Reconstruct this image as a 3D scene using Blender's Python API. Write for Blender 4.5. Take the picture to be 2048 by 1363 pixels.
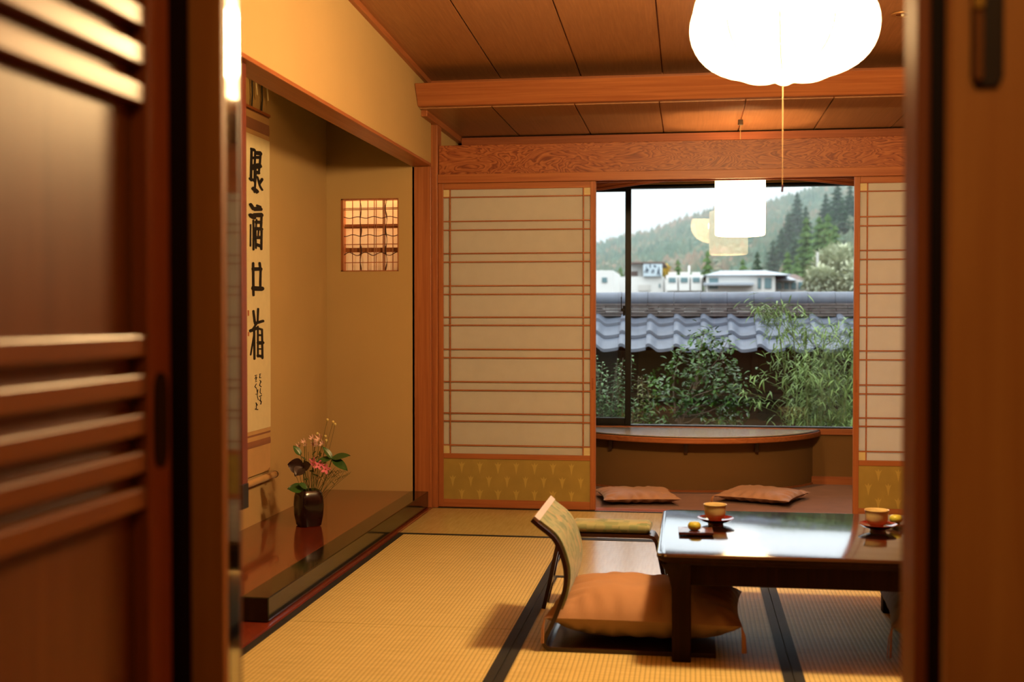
import bpy, bmesh, math, random
from mathutils import Vector, Matrix, noise
sc = bpy.context.scene
for o in list(bpy.data.objects): bpy.data.objects.remove(o)
COL = sc.collection
PI = math.pi
# ------------------------------------------------------------------ camera
cam_d = bpy.data.cameras.new('camera'); cam = bpy.data.objects.new('camera', cam_d); COL.objects.link(cam)
FPX = 2400.0
cam_d.sensor_width = 36.0; cam_d.lens = FPX / 2048 * 36.0
cam_d.clip_start = 0.02; cam_d.clip_end = 3000
YAW = math.atan(358 / FPX); PITCH = math.atan(49 / FPX)
cam.location = (0, 0, 1.125)
cam.rotation_euler = (PI / 2 - PITCH, 0, YAW)
cam_d.dof.use_dof = True; cam_d.dof.focus_distance = 6.0; cam_d.dof.aperture_fstop = 2.8
sc.camera = cam
# ------------------------------------------------------------------ world: bright overcast sky
W = bpy.data.worlds.new('overcast_sky'); sc.world = W; W.use_nodes = True
nt = W.node_tree; nt.nodes.clear()
wo = nt.nodes.new('ShaderNodeOutputWorld'); bg = nt.nodes.new('ShaderNodeBackground')
tc = nt.nodes.new('ShaderNodeTexCoord'); sx = nt.nodes.new('ShaderNodeSeparateXYZ')
rp = nt.nodes.new('ShaderNodeValToRGB'); cn = nt.nodes.new('ShaderNodeTexNoise'); cm = nt.nodes.new('ShaderNodeMix')
cm.data_type = 'RGBA'; cm.blend_type = 'MULTIPLY'; cm.inputs['Factor'].default_value = 0.12
nt.links.new(tc.outputs['Generated'], sx.inputs[0]); nt.links.new(sx.outputs['Z'], rp.inputs[0])
cr = rp.color_ramp
cr.elements[0].position = 0.0; cr.elements[0].color = (0.74, 0.86, 0.93, 1)
cr.elements[1].position = 1.0; cr.elements[1].color = (1.0, 1.0, 1.0, 1)
e = cr.elements.new(0.10); e.color = (0.80, 0.88, 0.94, 1)
cn.inputs['Scale'].default_value = 3.0; cn.inputs['Detail'].default_value = 3
nt.links.new(tc.outputs['Generated'], cn.inputs['Vector'])
nt.links.new(rp.outputs[0], cm.inputs['A']); nt.links.new(cn.outputs['Color'], cm.inputs['B'])
mr = nt.nodes.new('ShaderNodeValToRGB'); me_ = mr.color_ramp.elements   # brightness by height above the horizon (x4)
me_[0].position = 0.0; me_[0].color = (0.37, 0.37, 0.37, 1); me_[1].position = 1.0; me_[1].color = (0.85, 0.85, 0.85, 1)
for p_, c_ in ((0.105, 0.38), (0.20, 0.56), (0.45, 0.70)): me_.new(p_).color = (c_, c_, c_, 1)
m4 = nt.nodes.new('ShaderNodeMath'); m4.operation = 'MULTIPLY'; m4.inputs[1].default_value = 4.0
nt.links.new(sx.outputs['Z'], mr.inputs[0]); nt.links.new(mr.outputs[0], m4.inputs[0])
nt.links.new(cm.outputs['Result'], bg.inputs['Color']); nt.links.new(m4.outputs[0], bg.inputs['Strength'])
nt.links.new(bg.outputs[0], wo.inputs[0])
# ------------------------------------------------------------------ view
vs = sc.view_settings; sc.display_settings.display_device = 'sRGB'
vs.view_transform = 'Standard'; vs.look = 'None'; vs.gamma = 1; vs.use_curve_mapping = False
vs.exposure = 0.0
try:
    sc.cycles.use_denoising = True; sc.cycles.max_bounces = 8; sc.cycles.diffuse_bounces = 1
    sc.cycles.transparent_max_bounces = 12; sc.cycles.sample_clamp_indirect = 6.0
    sc.cycles.caustics_reflective = False; sc.cycles.caustics_refractive = False
except Exception: pass
LAMP_COL = (1.0, 0.64, 0.28)
LAMP_L = 12.0         # radiance of the pumpkin lantern's paper
LAMP2_L = 7.5         # the small cylinder lamp
# ================================================================== helpers
class MB:
    def __init__(s): s.v = []; s.f = []; s.mi = []
    def add(s, vs, fs, m=0):
        n = len(s.v); s.v += [tuple(v) for v in vs]
        s.f += [tuple(i + n for i in f) for f in fs]; s.mi += [m] * len(fs); return s
    def box(s, x0, x1, y0, y1, z0, z1, b=0.0, m=0, rot=None):
        bm = bmesh.new(); bmesh.ops.create_cube(bm, size=1)
        for v in bm.verts: v.co = Vector(((x0 + x1) / 2 + v.co.x * (x1 - x0), (y0 + y1) / 2 + v.co.y * (y1 - y0), (z0 + z1) / 2 + v.co.z * (z1 - z0)))
        if b: bmesh.ops.bevel(bm, geom=list(bm.edges), offset=b, segments=2, profile=0.5, affect='EDGES')
        s.frombm(bm, m, rot); return s
    def frombm(s, bm, m=0, rot=None):
        bm.verts.index_update()
        vs = [(rot @ v.co if rot else v.co.copy()) for v in bm.verts]
        s.add(vs, [[v.index for v in f.verts] for f in bm.faces], m); bm.free()
    def prism(s, poly, axis, a0, a1, b=0.0, m=0):
        # poly: 2-D outline in the two other axes (x: y,z  y: x,z  z: x,y)
        def P(p, a): return {'x': (a, p[0], p[1]), 'y': (p[0], a, p[1]), 'z': (p[0], p[1], a)}[axis]
        bm = bmesh.new(); A = [bm.verts.new(P(p, a0)) for p in poly]; B = [bm.verts.new(P(p, a1)) for p in poly]; n = len(poly)
        bm.faces.new(A); bm.faces.new(B[::-1])
        for i in range(n): bm.faces.new((A[i], B[i], B[(i + 1) % n], A[(i + 1) % n]))
        bmesh.ops.recalc_face_normals(bm, faces=bm.faces)
        if b: bmesh.ops.bevel(bm, geom=[e for e in bm.edges], offset=b, segments=2, profile=0.5, affect='EDGES')
        s.frombm(bm, m); return s
    def tube(s, pts, r, n=8, m=0, cap=True):
        pts = [Vector(p) for p in pts]; rs = r if isinstance(r, (list, tuple)) else [r] * len(pts)
        vs = []; ref = None
        for i, p in enumerate(pts):
            t = (pts[min(i + 1, len(pts) - 1)] - pts[max(i - 1, 0)]).normalized()
            if ref is None: ref = Vector((0, 0, 1)) if abs(t.z) < 0.9 else Vector((1, 0, 0))
            a = t.cross(ref).normalized(); b = t.cross(a).normalized(); ref = -b if False else ref
            for k in range(n):
                th = 2 * PI * k / n; vs.append(p + a * (rs[i] * math.cos(th)) + b * (rs[i] * math.sin(th)))
        fs = []
        for i in range(len(pts) - 1):
            for k in range(n):
                fs.append((i * n + k, i * n + (k + 1) % n, (i + 1) * n + (k + 1) % n, (i + 1) * n + k))
        if cap: fs.append(tuple(range(n))[::-1]); fs.append(tuple((len(pts) - 1) * n + k for k in range(n)))
        s.add(vs, fs, m); return s
    def lathe(s, prof, c, n=32, m=0, rot=0):
        vs = []; fs = []
        for (r, z) in prof:
            for k in range(n):
                th = 2 * PI * k / n + rot; vs.append((c[0] + r * math.cos(th), c[1] + r * math.sin(th), c[2] + z))
        for i in range(len(prof) - 1):
            for k in range(n): fs.append((i * n + k, i * n + (k + 1) % n, (i + 1) * n + (k + 1) % n, (i + 1) * n + k))
        if prof[0][0] > 1e-5: fs.append(tuple(range(n))[::-1])
        if prof[-1][0] > 1e-5: fs.append(tuple((len(prof) - 1) * n + k for k in range(n)))
        s.add(vs, fs, m); return s
    def grid(s, fn, nu, nv, m=0, wrapu=False):
        vs = [fn(i / nu, j / nv) for i in range(nu + (0 if wrapu else 1)) for j in range(nv + 1)]; R = nv + 1; N = nu if wrapu else nu + 1
        fs = [((i % N) * R + j, ((i + 1) % N) * R + j, ((i + 1) % N) * R + j + 1, (i % N) * R + j + 1) for i in range(nu) for j in range(nv)]
        s.add(vs, fs, m); return s
    def poly(s, pts, m=0): s.add(pts, [tuple(range(len(pts)))], m); return s
    def build(s, name, mat, parent=None, smooth=False, kind=None, origin=None):
        off = Vector(origin) if origin else (parent_world(parent) if parent else Vector((0, 0, 0)))
        me = bpy.data.meshes.new(name)
        me.from_pydata([tuple(Vector(v) - off) for v in s.v], [], s.f)
        mats = mat if isinstance(mat, (list, tuple)) else [mat]
        for mm in mats: me.materials.append(mm)
        if len(mats) > 1: me.polygons.foreach_set('material_index', s.mi)
        if smooth:
            me.polygons.foreach_set('use_smooth', [True] * len(me.polygons))
            try: me.set_sharp_from_angle(angle=math.radians(40))
            except Exception: pass
        me.update()
        o = bpy.data.objects.new(name, me); COL.objects.link(o)
        if parent is not None: o.parent = parent
        elif origin: o.location = origin
        if kind: o['kind'] = kind
        return o
def parent_world(p):
    v = Vector(p.location); q = p.parent
    while q is not None: v += Vector(q.location); q = q.parent
    return v
def thing(name, label, cat, loc=(0, 0, 0), group=None):
    o = bpy.data.objects.new(name, None); o.empty_display_size = 0.1; COL.objects.link(o); o.location = loc
    o['label'] = label; o['category'] = cat
    if group: o['group'] = group
    return o
def tag(o, label, cat, group=None, kind=None):
    o['label'] = label; o['category'] = cat
    if group: o['group'] = group
    if kind: o['kind'] = kind
    return o
def struct(mb, name, mat, smooth=False): return mb.build(name, mat, None, smooth, 'structure')
def copy_tree(o, loc, label, rotz=None, scale=None):
    r = o.copy(); COL.objects.link(r); r.location = loc; r['label'] = label
    if rotz is not None: r.rotation_euler = (0, 0, rotz)
    if scale is not None: r.scale = scale
    def rec(src, dst):
        for ch in [c for c in bpy.data.objects if c.parent == src]:
            c = ch.copy(); COL.objects.link(c); c.parent = dst; rec(ch, c)
    rec(o, r); return r
# ------------------------------------------------------------------ materials
def C4(c): return (c[0], c[1], c[2], 1)
def srgb(r, g, b):
    f = lambda u: (u / 255 / 12.92) if u / 255 <= 0.04045 else ((u / 255 + 0.055) / 1.055) ** 2.4
    return (f(r), f(g), f(b))
def new_mat(name):
    m = bpy.data.materials.new(name); m.use_nodes = True; nt = m.node_tree
    return m, nt, nt.nodes['Principled BSDF']
def coords(nt, scale, rot=(0, 0, 0)):
    tc = nt.nodes.new('ShaderNodeTexCoord'); mp = nt.nodes.new('ShaderNodeMapping')
    mp.inputs['Scale'].default_value = scale; mp.inputs['Rotation'].default_value = rot
    nt.links.new(tc.outputs['Object'], mp.inputs['Vector']); return mp.outputs[0]
def ramp(nt, fac, stops):
    r = nt.nodes.new('ShaderNodeValToRGB'); cr = r.color_ramp
    cr.elements[0].position = stops[0][0]; cr.elements[0].color = C4(stops[0][1])
    cr.elements[1].position = stops[-1][0]; cr.elements[1].color = C4(stops[-1][1])
    for p, c in stops[1:-1]: cr.elements.new(p).color = C4(c)
    nt.links.new(fac, r.inputs[0]); return r.outputs[0]
def noise_n(nt, vec, scale, detail=3, dist=0.0, rough=0.5):
    n = nt.nodes.new('ShaderNodeTexNoise'); n.inputs['Scale'].default_value = scale; n.inputs['Detail'].default_value = detail
    n.inputs['Distortion'].default_value = dist; n.inputs['Roughness'].default_value = rough
    nt.links.new(vec, n.inputs['Vector']); return n.outputs['Fac']
def bump(nt, h, bs, strength, dist=0.002):
    b = nt.nodes.new('ShaderNodeBump'); b.inputs['Strength'].default_value = strength; b.inputs['Distance'].default_value = dist
    nt.links.new(h, b.inputs['Height']); nt.links.new(b.outputs[0], bs.inputs['Normal'])
def plain(name, c, rough=0.5, spec=0.5, coat=0.0, var=0.06, scale=30, metal=0.0, bmp=0.0, ior=None, coatior=None):
    m, nt, bs = new_mat(name); v = coords(nt, (1, 1, 1)); f = noise_n(nt, v, scale, 3)
    lo = tuple(x * (1 - var) for x in c); hi = tuple(min(1, x * (1 + var)) for x in c)
    nt.links.new(ramp(nt, f, [(0.3, lo), (0.7, hi)]), bs.inputs['Base Color'])
    bs.inputs['Roughness'].default_value = rough; bs.inputs['Specular IOR Level'].default_value = spec
    bs.inputs['Coat Weight'].default_value = coat; bs.inputs['Coat Roughness'].default_value = 0.06; bs.inputs['Metallic'].default_value = metal
    if ior: bs.inputs['IOR'].default_value = ior
    if coatior: bs.inputs['Coat IOR'].default_value = coatior
    if bmp: bump(nt, f, bs, bmp)
    return m
def wood(name, c1, c2, axis='x', rough=0.45, coat=0.0, k=60, spec=0.4, coatr=0.1, stretch=1.5, dist=0.6):
    m, nt, bs = new_mat(name)
    s = {'x': (stretch, k, k), 'y': (k, stretch, k), 'z': (k, k, stretch)}[axis]
    v = coords(nt, s); f = noise_n(nt, v, 1.0, 5, dist, 0.6)
    nt.links.new(ramp(nt, f, [(0.32, c1), (0.52, tuple((a + b) / 2 for a, b in zip(c1, c2))), (0.68, c2)]), bs.inputs['Base Color'])
    bs.inputs['Roughness'].default_value = rough; bs.inputs['Specular IOR Level'].default_value = spec
    bs.inputs['Coat Weight'].default_value = coat; bs.inputs['Coat Roughness'].default_value = coatr
    bump(nt, f, bs, 0.08, 0.001); return m
CED1, CED2 = srgb(162, 92, 52), srgb(190, 118, 70)
M = {}
for ax in 'xyz': M['cedar_' + ax] = wood('red_cedar_' + ax, CED1, CED2, ax, 0.42)
M['cedar_dark'] = wood('dark_red_cedar', srgb(150, 80, 45), srgb(176, 100, 60), 'x', 0.45)  # cedar in a slightly deeper tone
M['hall'] = wood('hall_timber', srgb(150, 74, 34), srgb(172, 90, 42), 'z', 0.5, k=30)
M['hall_y'] = wood('hall_timber_rail', srgb(140, 78, 32), srgb(160, 94, 42), 'y', 0.32, k=30)
M['dark_post'] = wood('dark_red_post', srgb(92, 38, 22), srgb(110, 50, 30), 'z', 0.5)
M['hall_panel'] = wood('hall_panel_wood', srgb(118, 66, 28), srgb(140, 82, 36), 'z', 0.38, k=14)
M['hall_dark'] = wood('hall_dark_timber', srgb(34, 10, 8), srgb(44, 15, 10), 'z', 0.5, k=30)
M['post_light'] = wood('door_post_timber', srgb(190, 118, 56), srgb(206, 136, 70), 'z', 0.5, k=30)
M['ceil'] = wood('cedar_ceiling_board', srgb(164, 108, 66), srgb(184, 126, 80), 'y', 0.42, k=90, stretch=2.0)
M['ceil_low'] = wood('cedar_veranda_board', srgb(170, 118, 78), srgb(188, 136, 94), 'y', 0.33, k=90, stretch=2.0)
M['lacquer_red'] = wood('alcove_board_wood', srgb(104, 36, 20), srgb(142, 58, 34), 'y', 0.16, 0.6, k=22, coatr=0.05, dist=1.6, stretch=2.5)
M['red_floor'] = wood('red_floor_board', srgb(122, 46, 30), srgb(140, 58, 36), 'y', 0.25, 0.3, k=40)
M['lacquer_black'] = plain('black_lacquer', (0.006, 0.004, 0.003), 0.12, 0.35, 0.15)
M['door_lacquer'] = plain('polished_black_edge', (0.008, 0.006, 0.005), 0.04, 0.8, 1.0, ior=1.9, coatior=1.9)
M['table'] = wood('dark_table_lacquer', srgb(24, 12, 8), srgb(36, 18, 11), 'x', 0.09, 1.0, k=30, coatr=0.10, spec=0.9)
for l_ in list(M['table'].node_tree.links):
    if l_.to_socket.name == 'Normal': M['table'].node_tree.links.remove(l_)
M['table'].node_tree.nodes['Principled BSDF'].inputs['Coat IOR'].default_value = 2.3
M['table_leg'] = wood('dark_table_timber', srgb(34, 16, 10), srgb(48, 24, 14), 'z', 0.55, 0.0, k=40, spec=0.1)
M['chairwood'] = wood('dark_bent_wood', srgb(44, 20, 13), srgb(62, 30, 19), 'x', 0.3, 0.15, k=30)
def plaster(name, c, k=1.0):
    m, nt, bs = new_mat(name); v = coords(nt, (1, 1, 1)); f = noise_n(nt, v, 3.0, 4)
    w = nt.nodes.new('ShaderNodeTexWave'); w.wave_type = 'BANDS'; w.bands_direction = 'Z'; w.inputs['Scale'].default_value = 55; w.inputs['Distortion'].default_value = 1.5
    nt.links.new(v, w.inputs['Vector']); g = noise_n(nt, v, 180, 2)
    nt.links.new(ramp(nt, f, [(0.3, tuple(x * 0.95 for x in c)), (0.7, c)]), bs.inputs['Base Color'])
    ad = nt.nodes.new('ShaderNodeMath'); ad.operation = 'MULTIPLY_ADD'; ad.inputs[1].default_value = 0.5
    nt.links.new(w.outputs['Fac'], ad.inputs[0]); nt.links.new(g, ad.inputs[2])
    bump(nt, ad.outputs[0], bs, 0.12 * k, 0.001); bs.inputs['Roughness'].default_value = 0.9; bs.inputs['Specular IOR Level'].default_value = 0.15; return m
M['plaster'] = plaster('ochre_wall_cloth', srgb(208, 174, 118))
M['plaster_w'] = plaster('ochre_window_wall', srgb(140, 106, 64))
def tatami(name, base, dark, along, rough, spec):
    m, nt, bs = new_mat(name); v = coords(nt, (1, 1, 1))
    w = nt.nodes.new('ShaderNodeTexWave'); w.wave_type = 'BANDS'; w.bands_direction = 'X' if along == 'y' else 'Y'
    w.inputs['Scale'].default_value = 1 / 0.0155 / 2 / PI * 1.0 * PI / 3.1416 * 1.0; w.inputs['Scale'].default_value = 20.0; w.inputs['Distortion'].default_value = 0.15
    w2 = nt.nodes.new('ShaderNodeTexWave'); w2.wave_type = 'BANDS'; w2.bands_direction = 'Y' if along == 'y' else 'X'
    w2.inputs['Scale'].default_value = 58.0; w2.inputs['Distortion'].default_value = 0.5
    nt.links.new(v, w.inputs['Vector']); nt.links.new(v, w2.inputs['Vector'])
    f = noise_n(nt, coords(nt, (90, 6, 1) if along == 'x' else (6, 90, 1)), 1.0, 3)
    c1 = ramp(nt, f, [(0.3, dark), (0.7, base)])
    mx = nt.nodes.new('ShaderNodeMix'); mx.data_type = 'RGBA'; mx.blend_type = 'MULTIPLY'; mx.inputs['Factor'].default_value = 1.0
    g = ramp(nt, w.outputs['Fac'], [(0.0, (0.62, 0.60, 0.55)), (0.3, (1, 1, 1))])
    nt.links.new(c1, mx.inputs['A']); nt.links.new(g, mx.inputs['B']); nt.links.new(mx.outputs['Result'], bs.inputs['Base Color'])
    mu = nt.nodes.new('ShaderNodeMath'); mu.operation = 'MULTIPLY_ADD'; mu.inputs[1].default_value = 0.25
    nt.links.new(w2.outputs['Fac'], mu.inputs[0]); nt.links.new(w.outputs['Fac'], mu.inputs[2])
    bump(nt, mu.outputs[0], bs, 0.35 if along == 'y' else 0.08, 0.0015)
    bs.inputs['Roughness'].default_value = rough; bs.inputs['Specular IOR Level'].default_value = spec; return m
TB, TD = srgb(230, 208, 140), srgb(212, 188, 118)
M['tatami_y'] = tatami('tatami_rush_long', TB, TD, 'y', 0.6, 0.4)
M['tatami_x'] = tatami('tatami_rush_cross', TB, TD, 'x', 0.22, 1.0); M['tatami_x'].node_tree.nodes['Principled BSDF'].inputs['IOR'].default_value = 2.6
M['heri'] = plain('black_tatami_border', srgb(34, 34, 30), 0.7, 0.3, var=0.25, scale=120)
def cloth(name, c, scale=240, b=0.3, rough=0.85, sheen=0.2, var=0.1):
    m, nt, bs = new_mat(name); v = coords(nt, (1, 1, 1)); f = noise_n(nt, v, scale, 2); g = noise_n(nt, v, 9, 3)
    nt.links.new(ramp(nt, g, [(0.3, tuple(x * (1 - var) for x in c)), (0.7, c)]), bs.inputs['Base Color'])
    bs.inputs['Roughness'].default_value = rough; bs.inputs['Sheen Weight'].default_value = sheen; bs.inputs['Specular IOR Level'].default_value = 0.25
    bump(nt, f, bs, b, 0.001); return m
M['cushion'] = cloth('orange_brown_cushion_cloth', srgb(184, 138, 102), sheen=0.1)
M['cushion_far'] = cloth('tan_cushion_cloth', srgb(180, 134, 106), rough=0.5)
M['cushion_grey'] = cloth('grey_brown_cushion_cloth', srgb(196, 166, 150))
M['tassel'] = cloth('tassel_thread', srgb(214, 150, 104), 600)
M['carpet'] = cloth('red_brown_carpet', srgb(138, 96, 84), 500, 0.6, 0.95, var=0.18)
def brocade():
    m, nt, bs = new_mat('green_gold_brocade'); v = coords(nt, (1, 1, 1))
    ck = nt.nodes.new('ShaderNodeTexVoronoi'); ck.inputs['Scale'].default_value = 34; ck.distance = 'CHEBYCHEV'
    nt.links.new(v, ck.inputs['Vector']); f = noise_n(nt, v, 300, 2)
    c = ramp(nt, ck.outputs['Color'], [(0.2, srgb(120, 136, 96)), (0.45, srgb(172, 168, 124)), (0.62, srgb(134, 150, 110)), (0.8, srgb(178, 160, 116))])
    nt.links.new(c, bs.inputs['Base Color']); bs.inputs['Roughness'].default_value = 0.7; bump(nt, f, bs, 0.3, 0.001)
    bs.inputs['Sheen Weight'].default_value = 0.2; return m
M['brocade'] = brocade()
M['cap'] = cloth('pale_piping_cloth', srgb(216, 190, 170), rough=0.4)
def paper(name, c, trans=0.5, fib=True):
    m = bpy.data.materials.new(name); m.use_nodes = True; nt = m.node_tree; nt.nodes.clear()
    out = nt.nodes.new('ShaderNodeOutputMaterial'); mix = nt.nodes.new('ShaderNodeMixShader'); mix.inputs[0].default_value = trans
    d = nt.nodes.new('ShaderNodeBsdfDiffuse'); t = nt.nodes.new('ShaderNodeBsdfTranslucent')
    v = coords(nt, (1, 1, 1)); f = noise_n(nt, v, 14, 4)
    col = ramp(nt, f, [(0.3, tuple(x * 0.96 for x in c)), (0.7, c)])
    for n in (d, t): nt.links.new(col, n.inputs['Color'])
    nt.links.new(d.outputs[0], mix.inputs[1]); nt.links.new(t.outputs[0], mix.inputs[2]); nt.links.new(mix.outputs[0], out.inputs[0]); return m
M['shoji_paper'] = paper('shoji_paper', srgb(252, 249, 244), 0.5)
M['scroll_paper'] = plain('scroll_paper', srgb(238, 222, 176), 0.8, 0.2, var=0.03, scale=20)
M['scroll_silk'] = cloth('brown_scroll_silk', srgb(156, 98, 62), 400, 0.1)
M['scroll_tan'] = cloth('tan_scroll_silk', srgb(214, 168, 108), 400, 0.1)
M['ink'] = plain('black_ink', (0.006, 0.005, 0.005), 0.6, 0.3)
M['seal'] = plain('red_seal_ink', srgb(190, 110, 70), 0.7, 0.2)
def emis(name, col, L, fac=1.0):
    m = bpy.data.materials.new(name); m.use_nodes = True; nt = m.node_tree; bs = nt.nodes['Principled BSDF']
    bs.inputs['Base Color'].default_value = C4((0.9, 0.85, 0.75)); bs.inputs['Roughness'].default_value = 0.8
    v = coords(nt, (1, 1, 1)); f = noise_n(nt, v, 20, 2); c = ramp(nt, f, [(0.3, tuple(x * 0.97 for x in col)), (0.7, col)])
    nt.links.new(c, bs.inputs['Emission Color']); bs.inputs['Emission Strength'].default_value = L; return m
M['lantern'] = emis('lit_lantern_paper', LAMP_COL, LAMP_L)
nt = M['lantern'].node_tree     # thin paper: half of the bulb's light passes straight through
_tr = nt.nodes.new('ShaderNodeBsdfTransparent'); _mx = nt.nodes.new('ShaderNodeMixShader'); _mx.inputs[0].default_value = 0.5
_out = [n for n in nt.nodes if n.type == 'OUTPUT_MATERIAL'][0]
nt.links.new(nt.nodes['Principled BSDF'].outputs[0], _mx.inputs[1]); nt.links.new(_tr.outputs[0], _mx.inputs[2]); nt.links.new(_mx.outputs[0], _out.inputs[0])
M['lantern2'] = emis('lit_cylinder_shade', LAMP_COL, LAMP2_L)
M['wire'] = plain('lantern_wire_rib', (0.005, 0.004, 0.003), 1.0, 0.0)
M['cord'] = plain('pale_cord', srgb(220, 190, 140), 0.6)
M['bead'] = plain('purple_bead', srgb(70, 40, 50), 0.4)
def burl():
    m, nt, bs = new_mat('figured_cedar_burl'); v = coords(nt, (2.2, 6, 7))
    n = nt.nodes.new('ShaderNodeTexNoise'); n.inputs['Scale'].default_value = 1.15; n.inputs['Detail'].default_value = 3; n.inputs['Distortion'].default_value = 1.4
    nt.links.new(v, n.inputs['Vector'])
    mu = nt.nodes.new('ShaderNodeMath'); mu.operation = 'MULTIPLY'; mu.inputs[1].default_value = 17.0
    fr = nt.nodes.new('ShaderNodeMath'); fr.operation = 'FRACT'
    nt.links.new(n.outputs['Fac'], mu.inputs[0]); nt.links.new(mu.outputs[0], fr.inputs[0])
    c = ramp(nt, fr.outputs[0], [(0.0, srgb(118, 52, 24)), (0.22, srgb(160, 86, 44)), (0.75, srgb(190, 114, 64)), (1.0, srgb(124, 56, 26))])
    nt.links.new(c, bs.inputs['Base Color']); bs.inputs['Roughness'].default_value = 0.45; return m
M['burl'] = burl()
M['gold_panel'] = cloth('olive_gold_panel_paper', srgb(176, 150, 78), 120, 0.25, 0.6, var=0.16)
M['gold_motif'] = cloth('pale_gold_motif', srgb(200, 172, 92), 120, 0.2, 0.5)
M['alu'] = plain('black_bronze_aluminium', (0.007, 0.006, 0.005), 0.4, 0.25)
def glass():
    m = bpy.data.materials.new('window_glass'); m.use_nodes = True; nt = m.node_tree; nt.nodes.clear()
    out = nt.nodes.new('ShaderNodeOutputMaterial'); mix = nt.nodes.new('ShaderNodeMixShader'); fr = nt.nodes.new('ShaderNodeFresnel'); fr.inputs['IOR'].default_value = 1.5
    t = nt.nodes.new('ShaderNodeBsdfTransparent'); g = nt.nodes.new('ShaderNodeBsdfGlossy'); g.inputs['Roughness'].default_value = 0.0
    t.inputs['Color'].default_value = (0.97, 0.985, 0.98, 1)
    nt.links.new(fr.outputs[0], mix.inputs[0]); nt.links.new(t.outputs[0], mix.inputs[1]); nt.links.new(g.outputs[0], mix.inputs[2]); nt.links.new(mix.outputs[0], out.inputs[0]); return m
M['glass'] = glass()
M['stone_top'] = plain('pale_speckled_counter_top', srgb(206, 192, 178), 0.2, 0.6, 0.5, var=0.2, scale=260)
M['tile'] = plain('smoked_silver_roof_tile', srgb(98, 107, 122), 0.42, 0.6, var=0.14, scale=9)
M['tile_dark'] = plain('weathered_ridge_tile', srgb(92, 84, 82), 0.6, 0.4, var=0.28, scale=14)
M['mud'] = plain('dark_earthen_wall', srgb(56, 45, 30), 0.9, 0.1, var=0.2, scale=2)
M['soil'] = plain('garden_soil', srgb(70, 58, 44), 0.95, 0.1, var=0.3, scale=3)
M['vine'] = plain('dark_vine', srgb(70, 36, 20), 0.7)
M['bamboo_lat'] = wood('lattice_reed', srgb(150, 88, 48), srgb(170, 106, 60), 'z', 0.5)
M['cup'] = plain('cream_glazed_ceramic', srgb(226, 202, 146), 0.3, 0.5, 0.3, var=0.05)
M['saucer'] = plain('red_lacquer_saucer', srgb(120, 16, 12), 0.18, 0.6, 0.8)
M['plate'] = plain('dark_wood_dish', srgb(84, 34, 24), 0.22, 0.5, 0.6)
M['sweet'] = plain('green_yellow_sweet', srgb(190, 184, 66), 0.4, 0.5, 0.3, var=0.1, scale=60)
M['vase'] = plain('dark_brown_vase_glaze', srgb(24, 9, 9), 0.22, 0.4, 0.25)
def leafm(name, c, var=0.35, rough=0.35, scale=9, trans=0.25, spec=0.6):
    m, nt, bs = new_mat(name); v = coords(nt, (1, 1, 1)); f = noise_n(nt, v, scale, 2)
    nt.links.new(ramp(nt, f, [(0.3, tuple(x * (1 - var) for x in c)), (0.7, tuple(min(1, x * (1 + var)) for x in c))]), bs.inputs['Base Color'])
    bs.inputs['Roughness'].default_value = rough; bs.inputs['Specular IOR Level'].default_value = spec
    return m
M['stem'] = plain('green_stem', srgb(74, 84, 36), 0.6)
M['twig'] = plain('grey_brown_twig', srgb(112, 96, 80), 0.8, var=0.2)
M['bleaf'] = leafm('bouquet_leaf', srgb(58, 96, 40))
M['dleaf'] = leafm('dark_wine_leaf', srgb(44, 22, 26))
M['pink'] = leafm('bright_pink_petal', srgb(252, 132, 160), 0.12, 0.6)
M['pale'] = leafm('pale_pink_petal', srgb(252, 196, 186), 0.15, 0.6)
M['cream'] = leafm('cream_bud', srgb(226, 204, 130), 0.1, 0.6)
# ================================================================== the room shell
XL, XR, YB, YF = -1.50, 2.14, 6.95, 1.60      # left wall face, right wall, shoji line, entrance wall
FD = 0.02
b = MB(); b.box(XL - 0.9, XR + 0.4, YF - 0.05, 8.6, -0.16, -0.03); b.box(-0.95, 1.1, -1.3, YF - 0.05, -0.16, -0.02); struct(b, 'floor', M['red_floor'])
# tatami mats: every mat a thing with its two cloth borders
def mat(x0, x1, y0, y1, label):
    long_y = (y1 - y0) > (x1 - x0)
    t = thing('tatami_mat', label, 'tatami mat', ((x0 + x1) / 2, (y0 + y1) / 2, -0.03), 'tatami mats on the floor')
    g = 0.001
    MB().box(x0 + g, x1 - g, y0 + g, y1 - g, -0.03, 0.0, 0.002).build('rush_cover', M['tatami_y' if long_y else 'tatami_x'], t)
    if long_y:
        for a in (x0, x1 - 0.034): MB().box(a + g, a + 0.034 - g, y0 + g, y1 - g, -0.012, 0.0016, 0.0005).build('cloth_border', M['heri'], t)
    else:
        for a in (y0, y1 - 0.034): MB().box(x0 + g, x1 - g, a + g, a + 0.034 - g, -0.012, 0.0016, 0.0005).build('cloth_border', M['heri'], t)
    return t
mat(XL, -0.60, 2.45, 4.25, 'golden tatami mat beside the alcove, nearest the doorway')
mat(XL, -0.60, 4.25, 6.04, 'golden tatami mat in front of the alcove, behind the thin cross seam')
mat(XL, 0.32, 6.04, 6.93, 'tatami mat along the foot of the left paper screen')
mat(0.32, XR, 6.04, 6.93, 'tatami mat along the foot of the right paper screen')
mat(-0.60, 1.23, 5.13, 6.04, 'pale tatami mat lying crosswise just behind the low table')
mat(-0.60, 0.32, 3.33, 5.13, 'tatami mat under the legless chair and left table leg')
mat(0.32, 1.23, 3.33, 5.13, 'tatami mat under the right half of the table, right of the dark border')
mat(1.23, XR, 4.25, 6.04, 'tatami mat behind the right edge of the door frame')
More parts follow.
